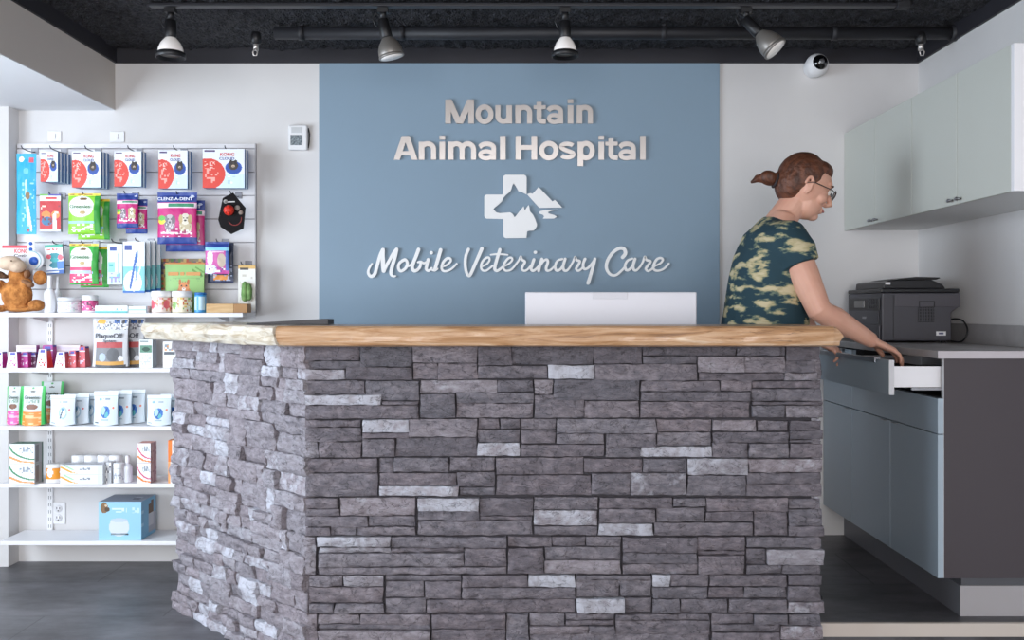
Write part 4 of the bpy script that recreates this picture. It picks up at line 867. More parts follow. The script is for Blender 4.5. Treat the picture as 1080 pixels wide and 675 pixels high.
# --- row two
a = art('#c01822', ('r', 0, .82, 1, 1, '#e9e9ee'), ('r', 0, .95, .4, 1, '#6fb34a'), ('r', .4, .95, 1, 1, '#4a3f98'), ('r', .3, .86, .8, .92, '#d2373a'), ('e', .3, .45, .22, .1, '#f0873a'), ('e', .75, .45, .2, .1, '#f0873a'), ('e', .35, .28, .26, .12, '#2e6f9a'), ('l', .72, .1, .7, .4, .09, '#e4ecf2'), ('r', 0, 0, 1, .08, '#c9ccd8'), ('s', .05, .12, .95, .7, .1, .06, .15, ['#f4d2c0', '#7a2030']))
o = goods('toy_card', 'red puppy toy card hanging below the narrow collar boxes', 'package', (43, 205, 65, 244.5), a, 'box', t=.018, D=4.245, side='#9a9aa6'); hook(53, 205.5, 4.245, 'wire hook above the red puppy toy card')
def greenies(px, n, body, lab, dz, dark):
    a = art('#8fd43a' if body == 'g' else '#3fb54a', ('r', 0, .95, 1, 1, '#f2c935'), ('s', .06, .955, .94, .99, .05, .02, .5, ['#8a6a1a']), ('e', .43, .68, .40, .26, '#eef0ea'), ('r', .0, .4, .8, .62, '#eef0ea' if body == 'p' else '#8fd43a'), ('e', .43, .66, .40, .25, '#eef0ea'), ('e', .5, .86, .12, .03, '#7a5a3a'), ('e', .5, .52, .09, .045, '#b9a06a'),
            ('r', .0, .26, .84, .32, '#9fd6e8'), *([('r', .03, .0, .86, .26, '#8fd43a')] if body == 'g' else [('r', .0, .04, .8, .42, '#e8537a'), ('r', .0, .26, .78, .34, '#b9cfe4')]), ('r', .84, 0, 1, .95, '#2f9e3a'), ('s', .1, .06, .8, .24, .08, .03, .2, ['#ffffff']))
    o = goods('treat_pouch', lab, 'pouch', px, a, 'pouch', t=.04, D=4.22, side=dark)
    lettering(o, 'Greenies', .12, .63, .085, '#3a7a3c', .62, off=.0215)
    return o
o = greenies((72, 204, 106, 247), 2, 'g', 'lime green treat pouch with yellow top hanging under the second collar box stack', 0, '#4fae2e'); behind(o, 1, ['lime green treat pouch showing at the right behind the front one'], .045, .022, -.02)
hook(88, 205, 4.22, 'wire hook above the lime green treat pouch')
o = greenies((73.5, 257, 104, 300), 2, 'p', 'green and pink treat pouch hanging under the lime green one', 0, '#2f8e36'); behind(o, 1, ['green and pink treat pouch peeking out behind the front one'], .045, .026, -.012)
hook(87, 257, 4.22, 'wire hook above the green and pink treat pouch')
chew = art('#c81e78', ('r', 0, .8, 1, 1, '#27408f'), ('r', 0, .70, 1, .79, '#f0d8e6'), ('r', .3, .72, .95, .78, '#3f8f6a'), ('r', 0, 0, 1, .13, '#27408f'), ('e', .34, .36, .14, .13, '#8f8288'), ('e', .34, .46, .12, .11, '#b9adb2'), ('e', .24, .45, .05, .1, '#6f636a'), ('e', .44, .45, .05, .1, '#6f636a'), ('e', .30, .48, .02, .015, '#2b2525'), ('e', .38, .48, .02, .015, '#2b2525'), ('e', .34, .42, .03, .02, '#2b2525'), ('s', .22, .24, .46, .4, .03, .03, .4, ['#5f545c', '#d8d0d4']),
 ('e', .74, .34, .15, .16, '#cdbf9f'), ('e', .74, .48, .12, .11, '#e9e2d2'), ('e', .63, .48, .05, .09, '#c4ab7c'), ('e', .85, .48, .05, .09, '#c4ab7c'), ('e', .70, .50, .018, .014, '#2b2525'), ('e', .78, .50, .018, .014, '#2b2525'), ('e', .74, .45, .03, .02, '#2b2525'), ('s', .62, .22, .86, .36, .03, .03, .3, ['#a89468', '#f2ecdc']), ('e', .12, .44, .1, .06, '#e8d83a'), ('e', .12, .5, .1, .05, '#62b54a'), ('r', .1, .2, .9, .23, '#f5d3e4'), ('s', .08, .14, .9, .3, .05, .03, .25, ['#ffffff', '#a02060']), ('e', .88, .92, .06, .025, '#cfd8f0'))
o = goods('chew_bag', 'small blue and pink dog chew bag hanging under the third collar box stack', 'pouch', (123, 204, 146, 240.5), chew, 'pouch', t=.03, D=4.24, side='#27408f'); lettering(o, 'DENTAL', .12, .86, .07, '#e9e6f4', .7, off=.012) if False else None
behind(o, 1, ['small blue and pink dog chew bag half hidden at the right of its twin'], .035, .027, -.022); hook(132, 204.5, 4.24, 'wire hook above the small blue and pink chew bags')
o = goods('chew_bag', 'big pink and blue dental chew bag with two dogs, largest pack on the slatwall', 'pouch', (166, 203, 208, 257.5), chew, 'pouch', t=.04, D=4.23, side='#27408f', group='big dental chew bags'); lettering(o, 'CLENZ-A-DENT', .05, .84, .06, '#eef0fa', .88, off=.0205)
behind(o, 1, ['big pink and blue dental chew bag tucked behind the front one'], .045, .02, -.03); hook(187, 205, 4.23, 'wire hook above the big dental chew bags')
# black hexagonal card with red ball
q = MB(); hp = [(-.002, .0), (.052, .028), (.058, .12), (.03, .15), (.0, .186), (-.045, .16), (-.062, .062), (-.05, .03)]
q.prism(hp, -.004, 0, 'y', 0); hx = q.build('ball_toy_card', mat('black_card', '#151214', .7, spec=.15), loc=P(244.5, 247, 4.24)+Vector((0, 0, 0)), rot=(0, R(2), 0)); tag(hx, 'black hexagonal toy card with a red ball at the right of the slatwall', 'package')
q = MB(); q.ball((-.012, -.015, .105), .0235, n=24, m=14); 
q.build('ball', mat('red_rubber', '#e23a2a', .35), hx)
q = MB()
for k in range(6): a_ = k*math.pi/3; q.tube([(-.012+.024*math.cos(a_)*s, -.015-.024*math.sqrt(max(0, 1-s*s)), .105+.024*math.sin(a_)*s) for s in (.15, .4, .65, .85)], .0012, 6)
q.build('ridges', mat('red_rubber_dark', '#a8231a', .4), hx)
for (cx, cz, r_, c_) in ((.022, .118, .012, '#9a8f88'), (.038, .098, .010, '#8f7e74'), (-.032, .145, .009, '#b9b4b0')):
    q = MB(); q.lathe([(r_, 0), (r_, .0012)], 18, Matrix.Translation((cx, -.004, cz)) @ Matrix.Rotation(R(90), 4, 'X')); q.build('picture_disc', mat('disc'+c_, c_, .5), hx)
put_mesh('lettering', text_mesh('Ripple', .011, .0005, .01, .05), mat('ink_white', '#f0f0f0', .5), hx, (-.02, -.0052, .14)) if False else None
q = MB(); q.box(-.028, .02, -.0052, -.0041, .142, .147, 0, tf=Matrix.Rotation(R(-4), 4, 'Y')); q.build('title_bar', mat('title_grey', '#c9c6c6', .5), hx)
q = MB(); q.tube(arcp := [(.012+.03*math.cos(R(a)), -.0045, .07+.03*math.sin(R(a))) for a in range(-150, 30, 15)], .0022, 6); q.build('printed_arc', mat('arc_red', '#8a2f2c', .5), hx)
hook(243.5, 204.5, 4.24, 'wire hook above the black hexagonal toy card')
# --- row three
a = art('#eef1f4', ('r', 0, .9, 1, 1, '#3aa890'), ('s', .1, .8, .8, .88, .06, .03, .5, ['#d2373a']), ('r', 0, 0, 1, .14, '#2b5fae'), ('r', 0, .04, .7, .09, '#e4eef6'), ('e', .5, .62, .3, .1, '#1f8f98'), ('r', .34, .2, .66, .66, '#1f8f98'), ('e', .5, .3, .3, .1, '#1f7f90'), ('e', .5, .48, .26, .07, '#2aa4a8'), ('e', .18, .6, .14, .08, '#e86a7a'), ('e', .85, .55, .14, .1, '#e86a7a'), ('r', .66, .16, 1, .42, '#4a7fd0'))
o = goods('toy_card', 'teal puppy toy on a white card beside the plush moose', 'package', (50, 258, 68.5, 289), a, 'box', t=.014, D=4.24, m=M_CARD, side='#8a93a8', tilt=-4); hook(57, 257, 4.24, 'wire hook above the teal puppy toy card')
# round white dental pack
t_ = thing('round_pack', 'round white pack with a blue disc hanging above the plush moose', 'package', P(37, 286, 4.20)); s_ = 4.2/F
for nm, (cx, cy, r_, c_, dy) in {'disc': (36.7, 275, 10.2, '#e8ebf0', 0), 'badge': (36.7, 275.5, 4.6, '#2f62c0', -.0065)}.items():
    q = MB(); v_ = P(cx, cy, 4.2)-t_.location; q.lathe([(r_*s_*.96, 0), (r_*s_, .002), (r_*s_*.96, .006)], 32, Matrix.Translation(v_+Vector((0, dy, 0))) @ Matrix.Rotation(R(90), 4, 'X')); q.build(nm, mat('pack'+c_, c_, .35), t_)
q = MB(); v_ = P(33, 262, 4.2)-t_.location; q.box(v_.x-.017, v_.x+.017, -.004, 0, v_.z-.04, v_.z+.034); q.build('header', mat('pack#e8ebf0', '#e8ebf0', .35), t_, bevel=.004)
for cy in (257, 263):
    q = MB(); v_ = P(33, cy, 4.2)-t_.location; q.lathe([(.008, 0), (.008, .002)], 18, Matrix.Translation(v_+Vector((0, -.0045, 0))) @ Matrix.Rotation(R(90), 4, 'X')); q.build('blue_dot', mat('pack#2f62c0', '#2f62c0', .35), t_)
q = MB(); q.tube([tuple(P(33, 275, 4.2)-t_.location+Vector((.045*math.cos(R(a)), -.006, .043*math.sin(R(a))))) for a in range(-60, 110, 10)], .0022, 6); q.build('toothbrush_loop', mat('loop_teal', '#9cc4cc', .4), t_)
# toothbrush blisters
a = art('#dfe6ec', ('r', .15, .84, .62, .93, '#27408f'), ('r', .05, .3, .5, .55, '#8fd0d0'), ('r', .05, .02, .95, .3, '#c8dde6'), ('l', .75, .1, .75, .75, .04, '#a8bcc8'), ('s', .1, .02, .9, .28, .12, .05, .4, ['#9a8fc0', '#6ac0c0']), ('r', .1, .45, .4, .5, '#4aa8a8'))
o = goods('toothbrush_blister', 'clear blister pack with a small blue label between treat pouch and toothbrush packs', 'package', (114, 257.5, 129.5, 300), a, 'box', t=.012, D=4.245, side='#b9c6d0'); hook(119, 255, 4.245, 'wire hook above the clear blister pack')
a = art('#e8ecf0', ('r', 0, .0, 1, .52, '#7fc4c8'), ('r', .08, .84, .42, .93, '#27408f'), ('e', .45, .2, .42, .24, '#e9eef2'), ('l', .62, .75, .35, .12, .045, '#2f5fae'), ('l', .66, .8, .6, .2, .03, '#3f7fc0'), ('r', 0, 0, 1, .04, '#2f6ab4'), ('l', .5, .05, .8, .5, .03, '#e9eef2'))
o = goods('toothbrush_blister', 'front toothbrush pack with white top and teal base, right of the clear blister', 'package', (130, 255, 153, 309), a, 'box', t=.008, D=4.19, side='#2f7fa8', group='teal toothbrush packs')
behind(o, 3, ['teal-based toothbrush pack stacked behind the front toothbrush pack']*3, .03, .012, .004); hook(144, 254, 4.19, 'wire hook above the teal toothbrush packs')
# cat treat packs
a = art('#c84f9e', ('r', 0, .82, 1, 1, '#27408f'), ('r', 0, .72, 1, .82, '#8fd0e8'), ('e', .22, .5, .14, .22, '#e9dde8'), ('e', .7, .42, .17, .22, '#cbb9a8'), ('e', .2, .15, .3, .15, '#d8e4f4'), ('r', .3, .66, .8, .7, '#f0c8e0'), ('r', .85, .1, 1, .72, '#4a6ab8'), ('s', .1, .02, .9, .2, .07, .06, .3, ['#ffffff', '#7f3f8f']))
b2 = art('#28344f', ('r', 0, 0, 1, .1, '#3a3f5a'), ('r', .25, .07, .8, .2, '#e0913a'), ('s', .05, .05, .95, .5, .06, .04, .3, ['#a8b4cc']))
o = goods('cat_treat_pouch', 'pink and blue cat treat pouch hanging under the hexagonal card', 'pouch', (216.3, 255, 242, 289), a, 'pouch', t=.022, D=4.24, side='#27408f'); hook(229, 255, 4.24, 'wire hook above the pink cat treat pouch')
o = goods('cat_treat_pouch', 'dark blue treat pouch with orange strip, behind the pink cat treat pouch', 'pouch', (219, 256, 246.5, 298.5), b2, 'pouch', t=.02, D=4.285, side='#1f2940')
# pickle toy card
t_ = goods('toy_card', 'white card with a green plush pickle at the bottom right of the slatwall', 'package', (251.3, 280, 269.5, 327.5), art('#e6e4de', ('r', 0, .93, 1, 1, '#d8b06a'), ('r', .1, .9, .6, .95, '#4a4038'), ('s', .1, .1, .9, .85, .12, .05, .12, ['#c9c4b8'])), 'box', t=.003, D=4.26, m=M_CARD, side='#3a3a3e')
q = MB(); q.lathe([(.004, .0), (.014, .008), (.0165, .03), (.015, .055), (.012, .08), (.005, .09)], 18, Matrix.Translation((-.004, -.018, .04))); q.lathe([(.004, .0), (.013, .01), (.014, .05), (.006, .075)], 16, Matrix.Translation((.014, -.016, .045))); q.build('plush_pickle', mat('pickle_green', '#5f8a4a', .9, bump=(60, .6, .01), var=('#88a86a', 40, (1, 1, 1), 3)), t_)
hook(255, 279, 4.25, 'wire hook above the green plush pickle card')
# ------------------------------------------------------------------ shelf one
Z1 = SHZ[0]+.0005; D1 = 4.20
def jar(name, label, x0, x1, y0, body, lidc, D, z, cap=.22, artc=None, neck=False, group=None, r=None, mm=None):
    r = r or (x1-x0)/2*D/F; h = (PZ(y0, D)-z)
    t = thing(name, label, 'jar' if name == 'jar' else 'bottle', (PX((x0+x1)/2, D), D, z), group=group)
    hb = h*(1-cap); q = MB(); f = (lambda u, zz: artc((u*2) % 1, zz/hb)) if artc else hexc(body)
    if neck: q.lathe([(r*.92, 0), (r, .003)]+[(r, hb*.8*k/6) for k in range(1, 7)]+[(r*.8, hb*.9), (r*.4, hb)], 40, col=f)
    else: q.lathe([(r*.94, 0), (r, .003)]+[(r, .003+(hb-.006)*k/16) for k in range(1, 17)]+[(r*.93, hb)], 48, col=f)
    q.build('body', mm or M_GLOSS, t); q = MB(); k = .42 if neck else 1.02
    q.lathe([(r*k*.98, hb+.0005), (r*k, hb+.003), (r*k, h-.003), (r*k*.92, h)], 32); q.build('lid', mat('lid_'+lidc.strip('#'), lidc, .35), t)
    return t
for x0, x1, y0, D, l in ((47, 58, 291, 4.17, 'front white spray bottle beside the plush moose'), (57, 64.5, 292, 4.24, 'white bottle half hidden behind the front spray bottle')):
    b = jar('bottle', l, x0, x1, y0, '#eceef2', '#e4e6ea', D, Z1, .34, neck=True, group='white bottles on the top shelf')
jar('jar', 'wide flat white tub with faint grey print on the top shelf', 61.8, 86.5, 313.5, '#e8e8ec', '#d4d6da', 4.19, Z1, .25, art('#e6e6ea', ('s', 0, .1, 1, .9, .05, .1, .35, ['#c4bfcc', '#cfe0dc', '#d8b9c9'])))
jar('jar', 'small white jar with a magenta label on the top shelf', 87, 103, 311.5, '#e8e8ec', '#eceef0', 4.19, Z1, .3, art('#e8e8ec', ('r', 0, .15, 1, .95, '#d8508e'), ('s', 0, .2, 1, .9, .05, .12, .3, ['#f4dbe8', '#5a2a48'])))
tb = art('#e8eef0', ('r', 0, 0, 1, .22, '#58b8b8'), ('s', .05, .3, .9, .7, .05, .2, .3, ['#8fb4c4']))
side_art['flat_box1'] = art('#e4eaee')
tag(goods('flat_box', 'flat white box with teal edge lying on the top shelf right of the magenta jar', 'box', (103.5, 321.5, 137.5, 329), tb, 'box', t=.06, D=4.165, m=M_CARD, z=Z1), 'flat white box with teal edge lying on the top shelf right of the magenta jar', 'box')
goods('flat_box', 'flat pale green box lying between the teal-edged box and the pink jar', 'box', (138.5, 322, 158.5, 329), art('#dce8e4', ('r', 0, .4, 1, .55, '#9fc4bc'), ('r', .9, 0, 1, 1, '#7a8088')), 'box', t=.06, D=4.165, m=M_CARD, z=Z1)
jar('jar', 'white-lidded jar with a pink patterned label on the top shelf', 160.3, 181, 307, '#f0ddd6', '#ecebeb', 4.175, Z1, .28, art('#efdcd4', ('s', 0, .1, 1, .9, .06, .1, .4, ['#d86a72', '#c88a4a', '#e8a8a8']), ('e', .25, .5, .12, .3, '#d8606e'), ('e', .75, .5, .12, .3, '#d8606e')))
jar('jar', 'white-lidded jar with a cream floral label on the top shelf', 182, 202.5, 307, '#f2e6cc', '#ecebeb', 4.175, Z1, .28, art('#f0e4c8', ('s', 0, .1, 1, .9, .06, .1, .35, ['#7fae5a', '#c8643a', '#e8c46a']), ('e', .3, .45, .1, .25, '#8ab46a')))
jar('jar', 'small bright blue tin next to the cream floral jar', 205.5, 217.5, 308.5, '#2f8fd0', '#2a6fb4', 4.17, Z1, .12, art('#3a98d8', ('r', 0, .1, .35, .9, '#bfe0f2'), ('r', .5, .1, .85, .9, '#bfe0f2')))
t_ = thing('wooden_box', 'low tan wooden tray box at the right end of the top shelf', 'box', (PX(240.5, 4.165), 4.18, Z1)); q = MB(); a_, b_ = (218.5-240.5)*.004165, (247.5-240.5)*.004165; q.box(a_, b_, -.03, .03, 0, .04); q.build('block', mat('tan_wood_box', '#d8b483', .55, var=('#c49a66', 12, (1, 1, 8), 3)), t_, bevel=.002); q = MB(); q.box(b_+.0003, (262-240.5)*.004165, -.03, .03, 0, .04); q.build('brown_end', mat('brown_box_end', '#a97c4c', .55), t_, bevel=.002)
# green cat food bag and patterned bag behind
ga = art('#93bf72', ('r', 0, .96, 1, 1, '#c8824a'), ('s', .05, .62, .95, .78, .03, .03, .12, ['#7fa86a']), ('e', .5, .40, .17, .14, '#c87a42'), ('e', .5, .50, .14, .10, '#d88a52'), ('e', .39, .60, .035, .06, '#b86a38'), ('e', .61, .60, .035, .06, '#b86a38'), ('e', .44, .52, .022, .02, '#3a2a20'), ('e', .56, .52, .022, .02, '#3a2a20'), ('e', .5, .455, .05, .035, '#f4e8dc'), ('e', .5, .47, .015, .012, '#a05048'), ('l', .46, .58, .46, .61, .008, '#a85c2c'), ('l', .54, .58, .54, .61, .008, '#a85c2c'), ('l', .7, .85, .95, .72, .02, '#6a9a4a'), ('l', .78, .9, .98, .8, .015, '#6a9a4a'), ('r', .2, .68, .85, .69, '#7fa860'))
o = goods('cat_food_bag', 'pale green bag picturing an orange kitten, standing behind the jars', 'bag', (174, 277.5, 216.5, 329), ga, 'stand', t=.05, D=4.26, m=M_CARD, z=Z1, side='#8fb872'); lettering(o, 'WILD', .3, .68, .1, '#c88a4a', .45, off=.012) if False else None
q = MB(); w_ = o['_w']
for k, (a0, a1) in enumerate(((.1, .36), (.4, .5), (.54, .9))): q.box((a0-.5)*w_, (a1-.5)*w_, -.0118, -.0108, o['_h']*.76, o['_h']*.83)
q.build('title', mat('title_orange', '#cf9050', .5), o); 
goods('cat_food_bag', 'brown speckled bag edge showing behind the pale green kitten bag', 'bag', (169.5, 273.5, 214.5, 329), art('#8a7a60', ('s', 0, 0, 1, 1, .06, .05, .7, ['#b8563a', '#5f8a4a', '#c8a868', '#6a5a70'])), 'stand', t=.04, D=4.315, m=M_CARD, z=Z1, side='#7a6a52')
# ------------------------------------------------------------------ plush moose hanging with a header card
PLM = mat('moose_plush', '#9c5f2c', .95, bump=(55, 1, .012), var=('#cf8a48', 38, (1, 1, 1), 5)); PLD = mat('moose_dark_plush', '#5c3f2c', .95, bump=(55, 1, .012)); PLT = mat('moose_muzzle_plush', '#dcc3ab', .95, bump=(50, .5, .01))
ms = thing('plush_moose', 'orange-brown plush moose with pale muzzle sitting on the left end of the top shelf', 'plush toy', (PX(15, 4.17), 4.2, Z1))
def mp(x, y): v = P(x, y, 4.17); return Vector((v.x-ms.location.x, -.03, v.z-ms.location.z))
def rm(q, name, m, parent, vox=.004, sm=6):
    o = q.build(name, m, parent); r = o.modifiers.new('remesh', 'REMESH'); r.mode = 'VOXEL'; r.voxel_size = vox; r.use_smooth_shade = True
    if sm: k = o.modifiers.new('smooth', 'SMOOTH'); k.iterations = sm; k.factor = .5
    return o
s_ = .00417
q = MB(); q.ball(mp(18, 311), (16*s_, .045, 17*s_)); q.ball(mp(19, 291), (10*s_, .04, 9*s_)); q.ball(mp(2, 302)+Vector((0, -.01, 0)), (5*s_, .028, 7*s_))
q.ball(mp(41, 322)+Vector((0, -.02, 0)), (8.5*s_, .035, 6.2*s_)); q.ball(mp(3, 325.5)+Vector((0, -.02, 0)), (8*s_, .03, 3.6*s_)); q.ball(mp(22, 326)+Vector((0, .0, 0)), (17*s_, .04, 3.2*s_)); q.ball(mp(30, 298)+Vector((0, -.02, 0)), (6*s_, .025, 5*s_))
rm(q, 'body', PLM, ms)
q = MB(); q.ball(mp(41, 293)+Vector((0, .012, 0)), (7.5*s_, .018, 8*s_)); rm(q, 'ear', PLM, ms)
q = MB(); q.ball(mp(15, 278)+Vector((0, -.035, 0)), (12.5*s_, .045, 8*s_)); q.ball(mp(22, 281)+Vector((0, -.03, 0)), (9*s_, .04, 7*s_)); mz = rm(q, 'muzzle', PLT, ms)
for x in (7.5, 22): q = MB(); q.ball(mp(x, 276)+Vector((0, -.078 if x > 10 else -.062, 0)), .0035, n=10, m=8); q.build('nostril', PLD, mz)
q = MB(); q.ball(mp(3, 290)+Vector((0, -.03, 0)), (7.5*s_, .02, 4*s_), Matrix.Rotation(R(14), 4, 'Y')); q.ball(mp(9, 292)+Vector((0, -.03, 0)), (4*s_, .016, 2.4*s_)); rm(q, 'antler', PLD, ms)
q = MB(); q.ball(mp(30, 289)+Vector((0, -.01, 0)), (3*s_, .02, 5*s_)); q.ball(mp(33, 298)+Vector((0, -.045, 0)), (5.5*s_, .018, 2.4*s_), Matrix.Rotation(R(25), 4, 'Y')); q.ball(mp(38, 301)+Vector((0, -.045, 0)), (3.5*s_, .018, 3*s_)); rm(q, 'antler', mat('moose_tan_felt', '#8f6547', .95, bump=(50, .5, .01)), ms)
q = MB(); q.ball(mp(2.5, 301.5)+Vector((0, -.04, 0)), (2.6*s_, .012, 3.2*s_)); q.build('paw_patch', PLT, ms)
q = MB(); a_, b_ = mp(-4, 300), mp(28.5, 258); q.box(a_.x, b_.x, .02, .022, a_.z, b_.z); hc = q.build('header_card', mat('header_card_grey', '#d9d5d8', .5), ms); q = MB(); q.box(a_.x, b_.x, .0185, .0199, b_.z-.012, b_.z); q.build('red_strip', mat('header_red', '#d8394a', .5), hc)
v_ = mp(9, 266); put_mesh('lettering', text_mesh('KONG', .018, .0006, .02, .06), mat('ink_d2373a', '#d2373a', .5), hc, (v_.x, .0194, v_.z)); v_ = mp(8.5, 270.2); put_mesh('lettering', text_mesh('Cozie', .012, .0006, .015, .062), mat('ink_2a2a30', '#2a2a30', .5), hc, (v_.x, .0194, v_.z))
# ------------------------------------------------------------------ shelf two
Z2 = SHZ[1]+.0005
def carton(x0, x1, y0, side, D, label, face='#eceaf0', band='#4a48a8', grp='tapered toothpaste cartons', depth=.055, yaw=-14):
    k = hexc(side); side_art['toothpaste_carton1'] = lambda u, v: k if v < .88 else hexc(band)
    side_art['toothpaste_carton-1'] = lambda u, v: k
    a = art(face, ('r', .2, .82, .8, .96, band), ('s', .1, .1, .9, .7, .16, .08, .35, [side, '#d8d4e4']), ('r', 0, .74, 1, .8, '#d4dcf0'))
    return goods('toothpaste_carton', label, 'box', (x0, y0, x1, 388.5), a, 'box', t=depth, D=D, m=M_CARD, z=Z2, side=side, taper=.32, group=grp)
MAG, PUR, RED_, COR = '#b8308f', '#7f3f9f', '#e03a3a', '#d8626a'
back = [(19, 40, 366, '#a03a90', 'white and purple tray carton at the back of the second shelf, left one'), (60, 86, 366, COR, 'white and coral tray carton at the back of the second shelf, right one')]
for x0, x1, y0, c, l in back: goods('tray_carton', l, 'box', (x0, y0, x1, 388), art('#ece8ee', ('r', 0, .82, 1, .95, '#dcd4e8'), ('r', 0, 0, 1, .55, c)), 'box', t=.03, D=4.30, m=M_CARD, z=Z2, side=c)
for x0, x1, y0, c, D, l in ((-1, 6, 372, MAG, 4.19, 'magenta-sided tapered carton at the left edge of the frame'), (10, 22, 372, MAG, 4.19, 'magenta-sided tapered carton second from the left in the front row'), (24, 33, 372.5, MAG, 4.22, 'magenta-sided tapered carton third from the left'), (33.5, 41, 373, '#5a2a50', 4.25, 'dark purple tapered carton in the middle of the row'), (41.5, 53, 369, RED_, 4.19, 'bright red-sided tapered carton in the front row'), (45, 60, 366, '#a8308a', 4.27, 'tall magenta tapered carton behind the bright red one'),
    (60.5, 72, 372, COR, 4.19, 'coral-sided tapered carton in the front row'), (74, 83, 371, COR, 4.22, 'coral-sided tapered carton behind the front coral one'), (84.5, 93, 367, '#cf5660', 4.24, 'tallest coral tapered carton at the right end of the row')):
    carton(x0, x1, y0, c, D, l, face='#eceaf0' if c in (MAG, RED_, COR) and D < 4.2 else c)
pl_ = art('#c9cace', ('s', .1, .76, 1, .95, .035, .03, .5, ['#5a5a64', '#9a9aa4', '#e8e8ec']), ('e', .25, .93, .12, .05, '#f0a82a'), ('s', .6, .9, .95, .97, .06, .03, .8, ['#2f5a9a', '#3a3a3e']), ('r', .1, .39, .88, .50, '#b03a3c'), ('r', .1, .12, .88, .39, '#77787c'), ('e', .6, .25, .18, .14, '#55565a'), ('e', .82, .17, .07, .06, '#e0e0e4'), ('e', .3, .2, .1, .08, '#a8b8d0'), ('r', .1, .05, .9, .12, '#c9923a'), ('r', .1, 0, .95, .05, '#3a3a3e'), ('r', 0, 0, .08, 1, '#d4d6da'))
o = goods('powder_bag', 'silver dental powder bag with red band, front bag on the second shelf', 'bag', (98.5, 338, 136, 388.5), pl_, 'stand', t=.05, D=4.19, z=Z2, side='#a8a9ad', group='silver dental powder bags'); lettering(o, 'PlaqueOff', .1, .62, .1, '#3c3e48', .76, off=.014); lettering(o, 'System', .32, .53, .06, '#4a4c56', .36, off=.017)
behind(o, 1, ['silver dental powder bag standing behind and right of the front bag'], .055, .05)
goods('slim_box', 'slim white box with a dark green picture left of the stone desk', 'box', (149.5, 359, 163, 388.5), art('#e4e8e8', ('r', .05, .55, .95, .8, '#5a8a72'), ('e', .5, .66, .3, .08, '#1f4a38'), ('s', .1, .1, .9, .45, .1, .06, .25, ['#c4c8cc']), ('r', .05, .9, .7, .96, '#8f9a9a')), 'box', t=.05, D=4.2, m=M_CARD, z=Z2, side='#aab0b6')
goods('slim_box', 'white box with orange and grey print touching the stone desk on the second shelf', 'box', (174, 361, 188, 388.5), art('#e8e6e4', ('r', .1, .5, .9, .6, '#5a6068'), ('s', .1, .65, .9, .9, .15, .06, .4, ['#e0934a', '#8f9aa4'])), 'box', t=.05, D=4.2, m=M_CARD, z=Z2, side='#c4c6ca')
# ------------------------------------------------------------------ shelf three
Z3 = SHZ[2]+.0005
def gpouch(px, low, lab, D):
    a = art('#cfd4d6', ('r', .0, 0, .09, 1, '#35b556'), ('r', .89, 0, 1, 1, '#35b556'), ('r', .09, 0, .89, .34, low), ('s', .09, .02, .89, .3, .2, .035, .3, ['#f6c38a' if low == '#ef8a35' else '#f6b4d4']), ('e', .49, .46, .26, .07, '#7a4a30'), ('s', .2, .56, .8, .64, .06, .03, .5, ['#7f9a8a']), ('e', .5, .86, .12, .02, '#5a5a52'), ('e', .5, .95, .06, .02, '#4fa05a'))
    o = goods('treat_pouch', lab, 'pouch', px, a, 'stand', t=.055, D=D, z=Z3, side='#35a050', m=M_FOIL); lettering(o, 'Greenies', .18, .70, .09, '#4f6258', .62, off=.0145); return o
gpouch((23.2, 409, 48.5, 449), '#ef8a35', 'green-edged pouch with an orange lower half on the third shelf', 4.18)
gpouch((8, 410.5, 24, 449), '#ee5fa8', 'green-edged pouch with a pink lower half at the left of the third shelf', 4.225)
o = gpouch((44, 407.5, 67.5, 449), '#ef8a35', 'grey and green pouch standing at the back behind the orange one', 4.30)
wp = art('#d3dde6', ('r', 0, .88, 1, 1, '#e8eef2'), ('r', 0, .865, 1, .885, '#a8c0cc'), ('s', .38, .74, .7, .79, .04, .03, .8, ['#8a98a4']), ('e', .55, .4, .17, .2, '#a3c0d6'), ('e', .55, .4, .11, .14, '#e4ecf2'), ('l', .45, .24, .52, .46, .028, '#3a4a5c'), ('e', .53, .5, .05, .06, '#4f86a8'), ('r', .1, .62, .5, .65, '#b8c6d0'), ('e', .8, .5, .035, .03, '#d0505a'), ('r', .06, .05, .24, .08, '#4a5460'))
wb_ = art('#d3dfe8', ('r', 0, .88, 1, 1, '#e8eef2'), ('r', 0, .865, 1, .885, '#a8c0cc'), ('s', .4, .74, .7, .79, .04, .03, .8, ['#8a98a4']), ('e', .28, .76, .06, .04, '#7fb0c0'), ('e', .5, .38, .2, .18, '#2f6fc0'), ('e', .42, .42, .09, .12, '#a8cbe8'), ('e', .56, .3, .08, .08, '#58b0b8'), ('l', .44, .24, .6, .5, .018, '#1f4a90'), ('r', .35, .14, .65, .17, '#9ab0c0'), ('e', .84, .5, .04, .035, '#e07a5a'), ('r', .06, .05, .24, .08, '#4a5460'))
gw = 'white supplement pouches on the third shelf'
o = goods('supplement_pouch', 'white pouch with a pale picture, left one of the white pouches on the third shelf', 'pouch', (53.5, 418.5, 80, 449), wp, 'stand', t=.04, D=4.18, z=Z3, side='#b4cbd8', m=M_CARD, group=gw)
behind(o, 2, ['pale blue-edged pouch in the row behind the left white pouch']*2, .05, .038)
o = goods('supplement_pouch', 'white pouch with a blue round picture in the middle of the third shelf', 'pouch', (99.5, 414.5, 125, 449), wb_, 'stand', t=.04, D=4.18, z=Z3, side='#b4cbd8', m=M_CARD, group=gw)
behind(o, 2, ['pale blue-edged pouch in the row behind the middle white pouch']*2, .045, .042)
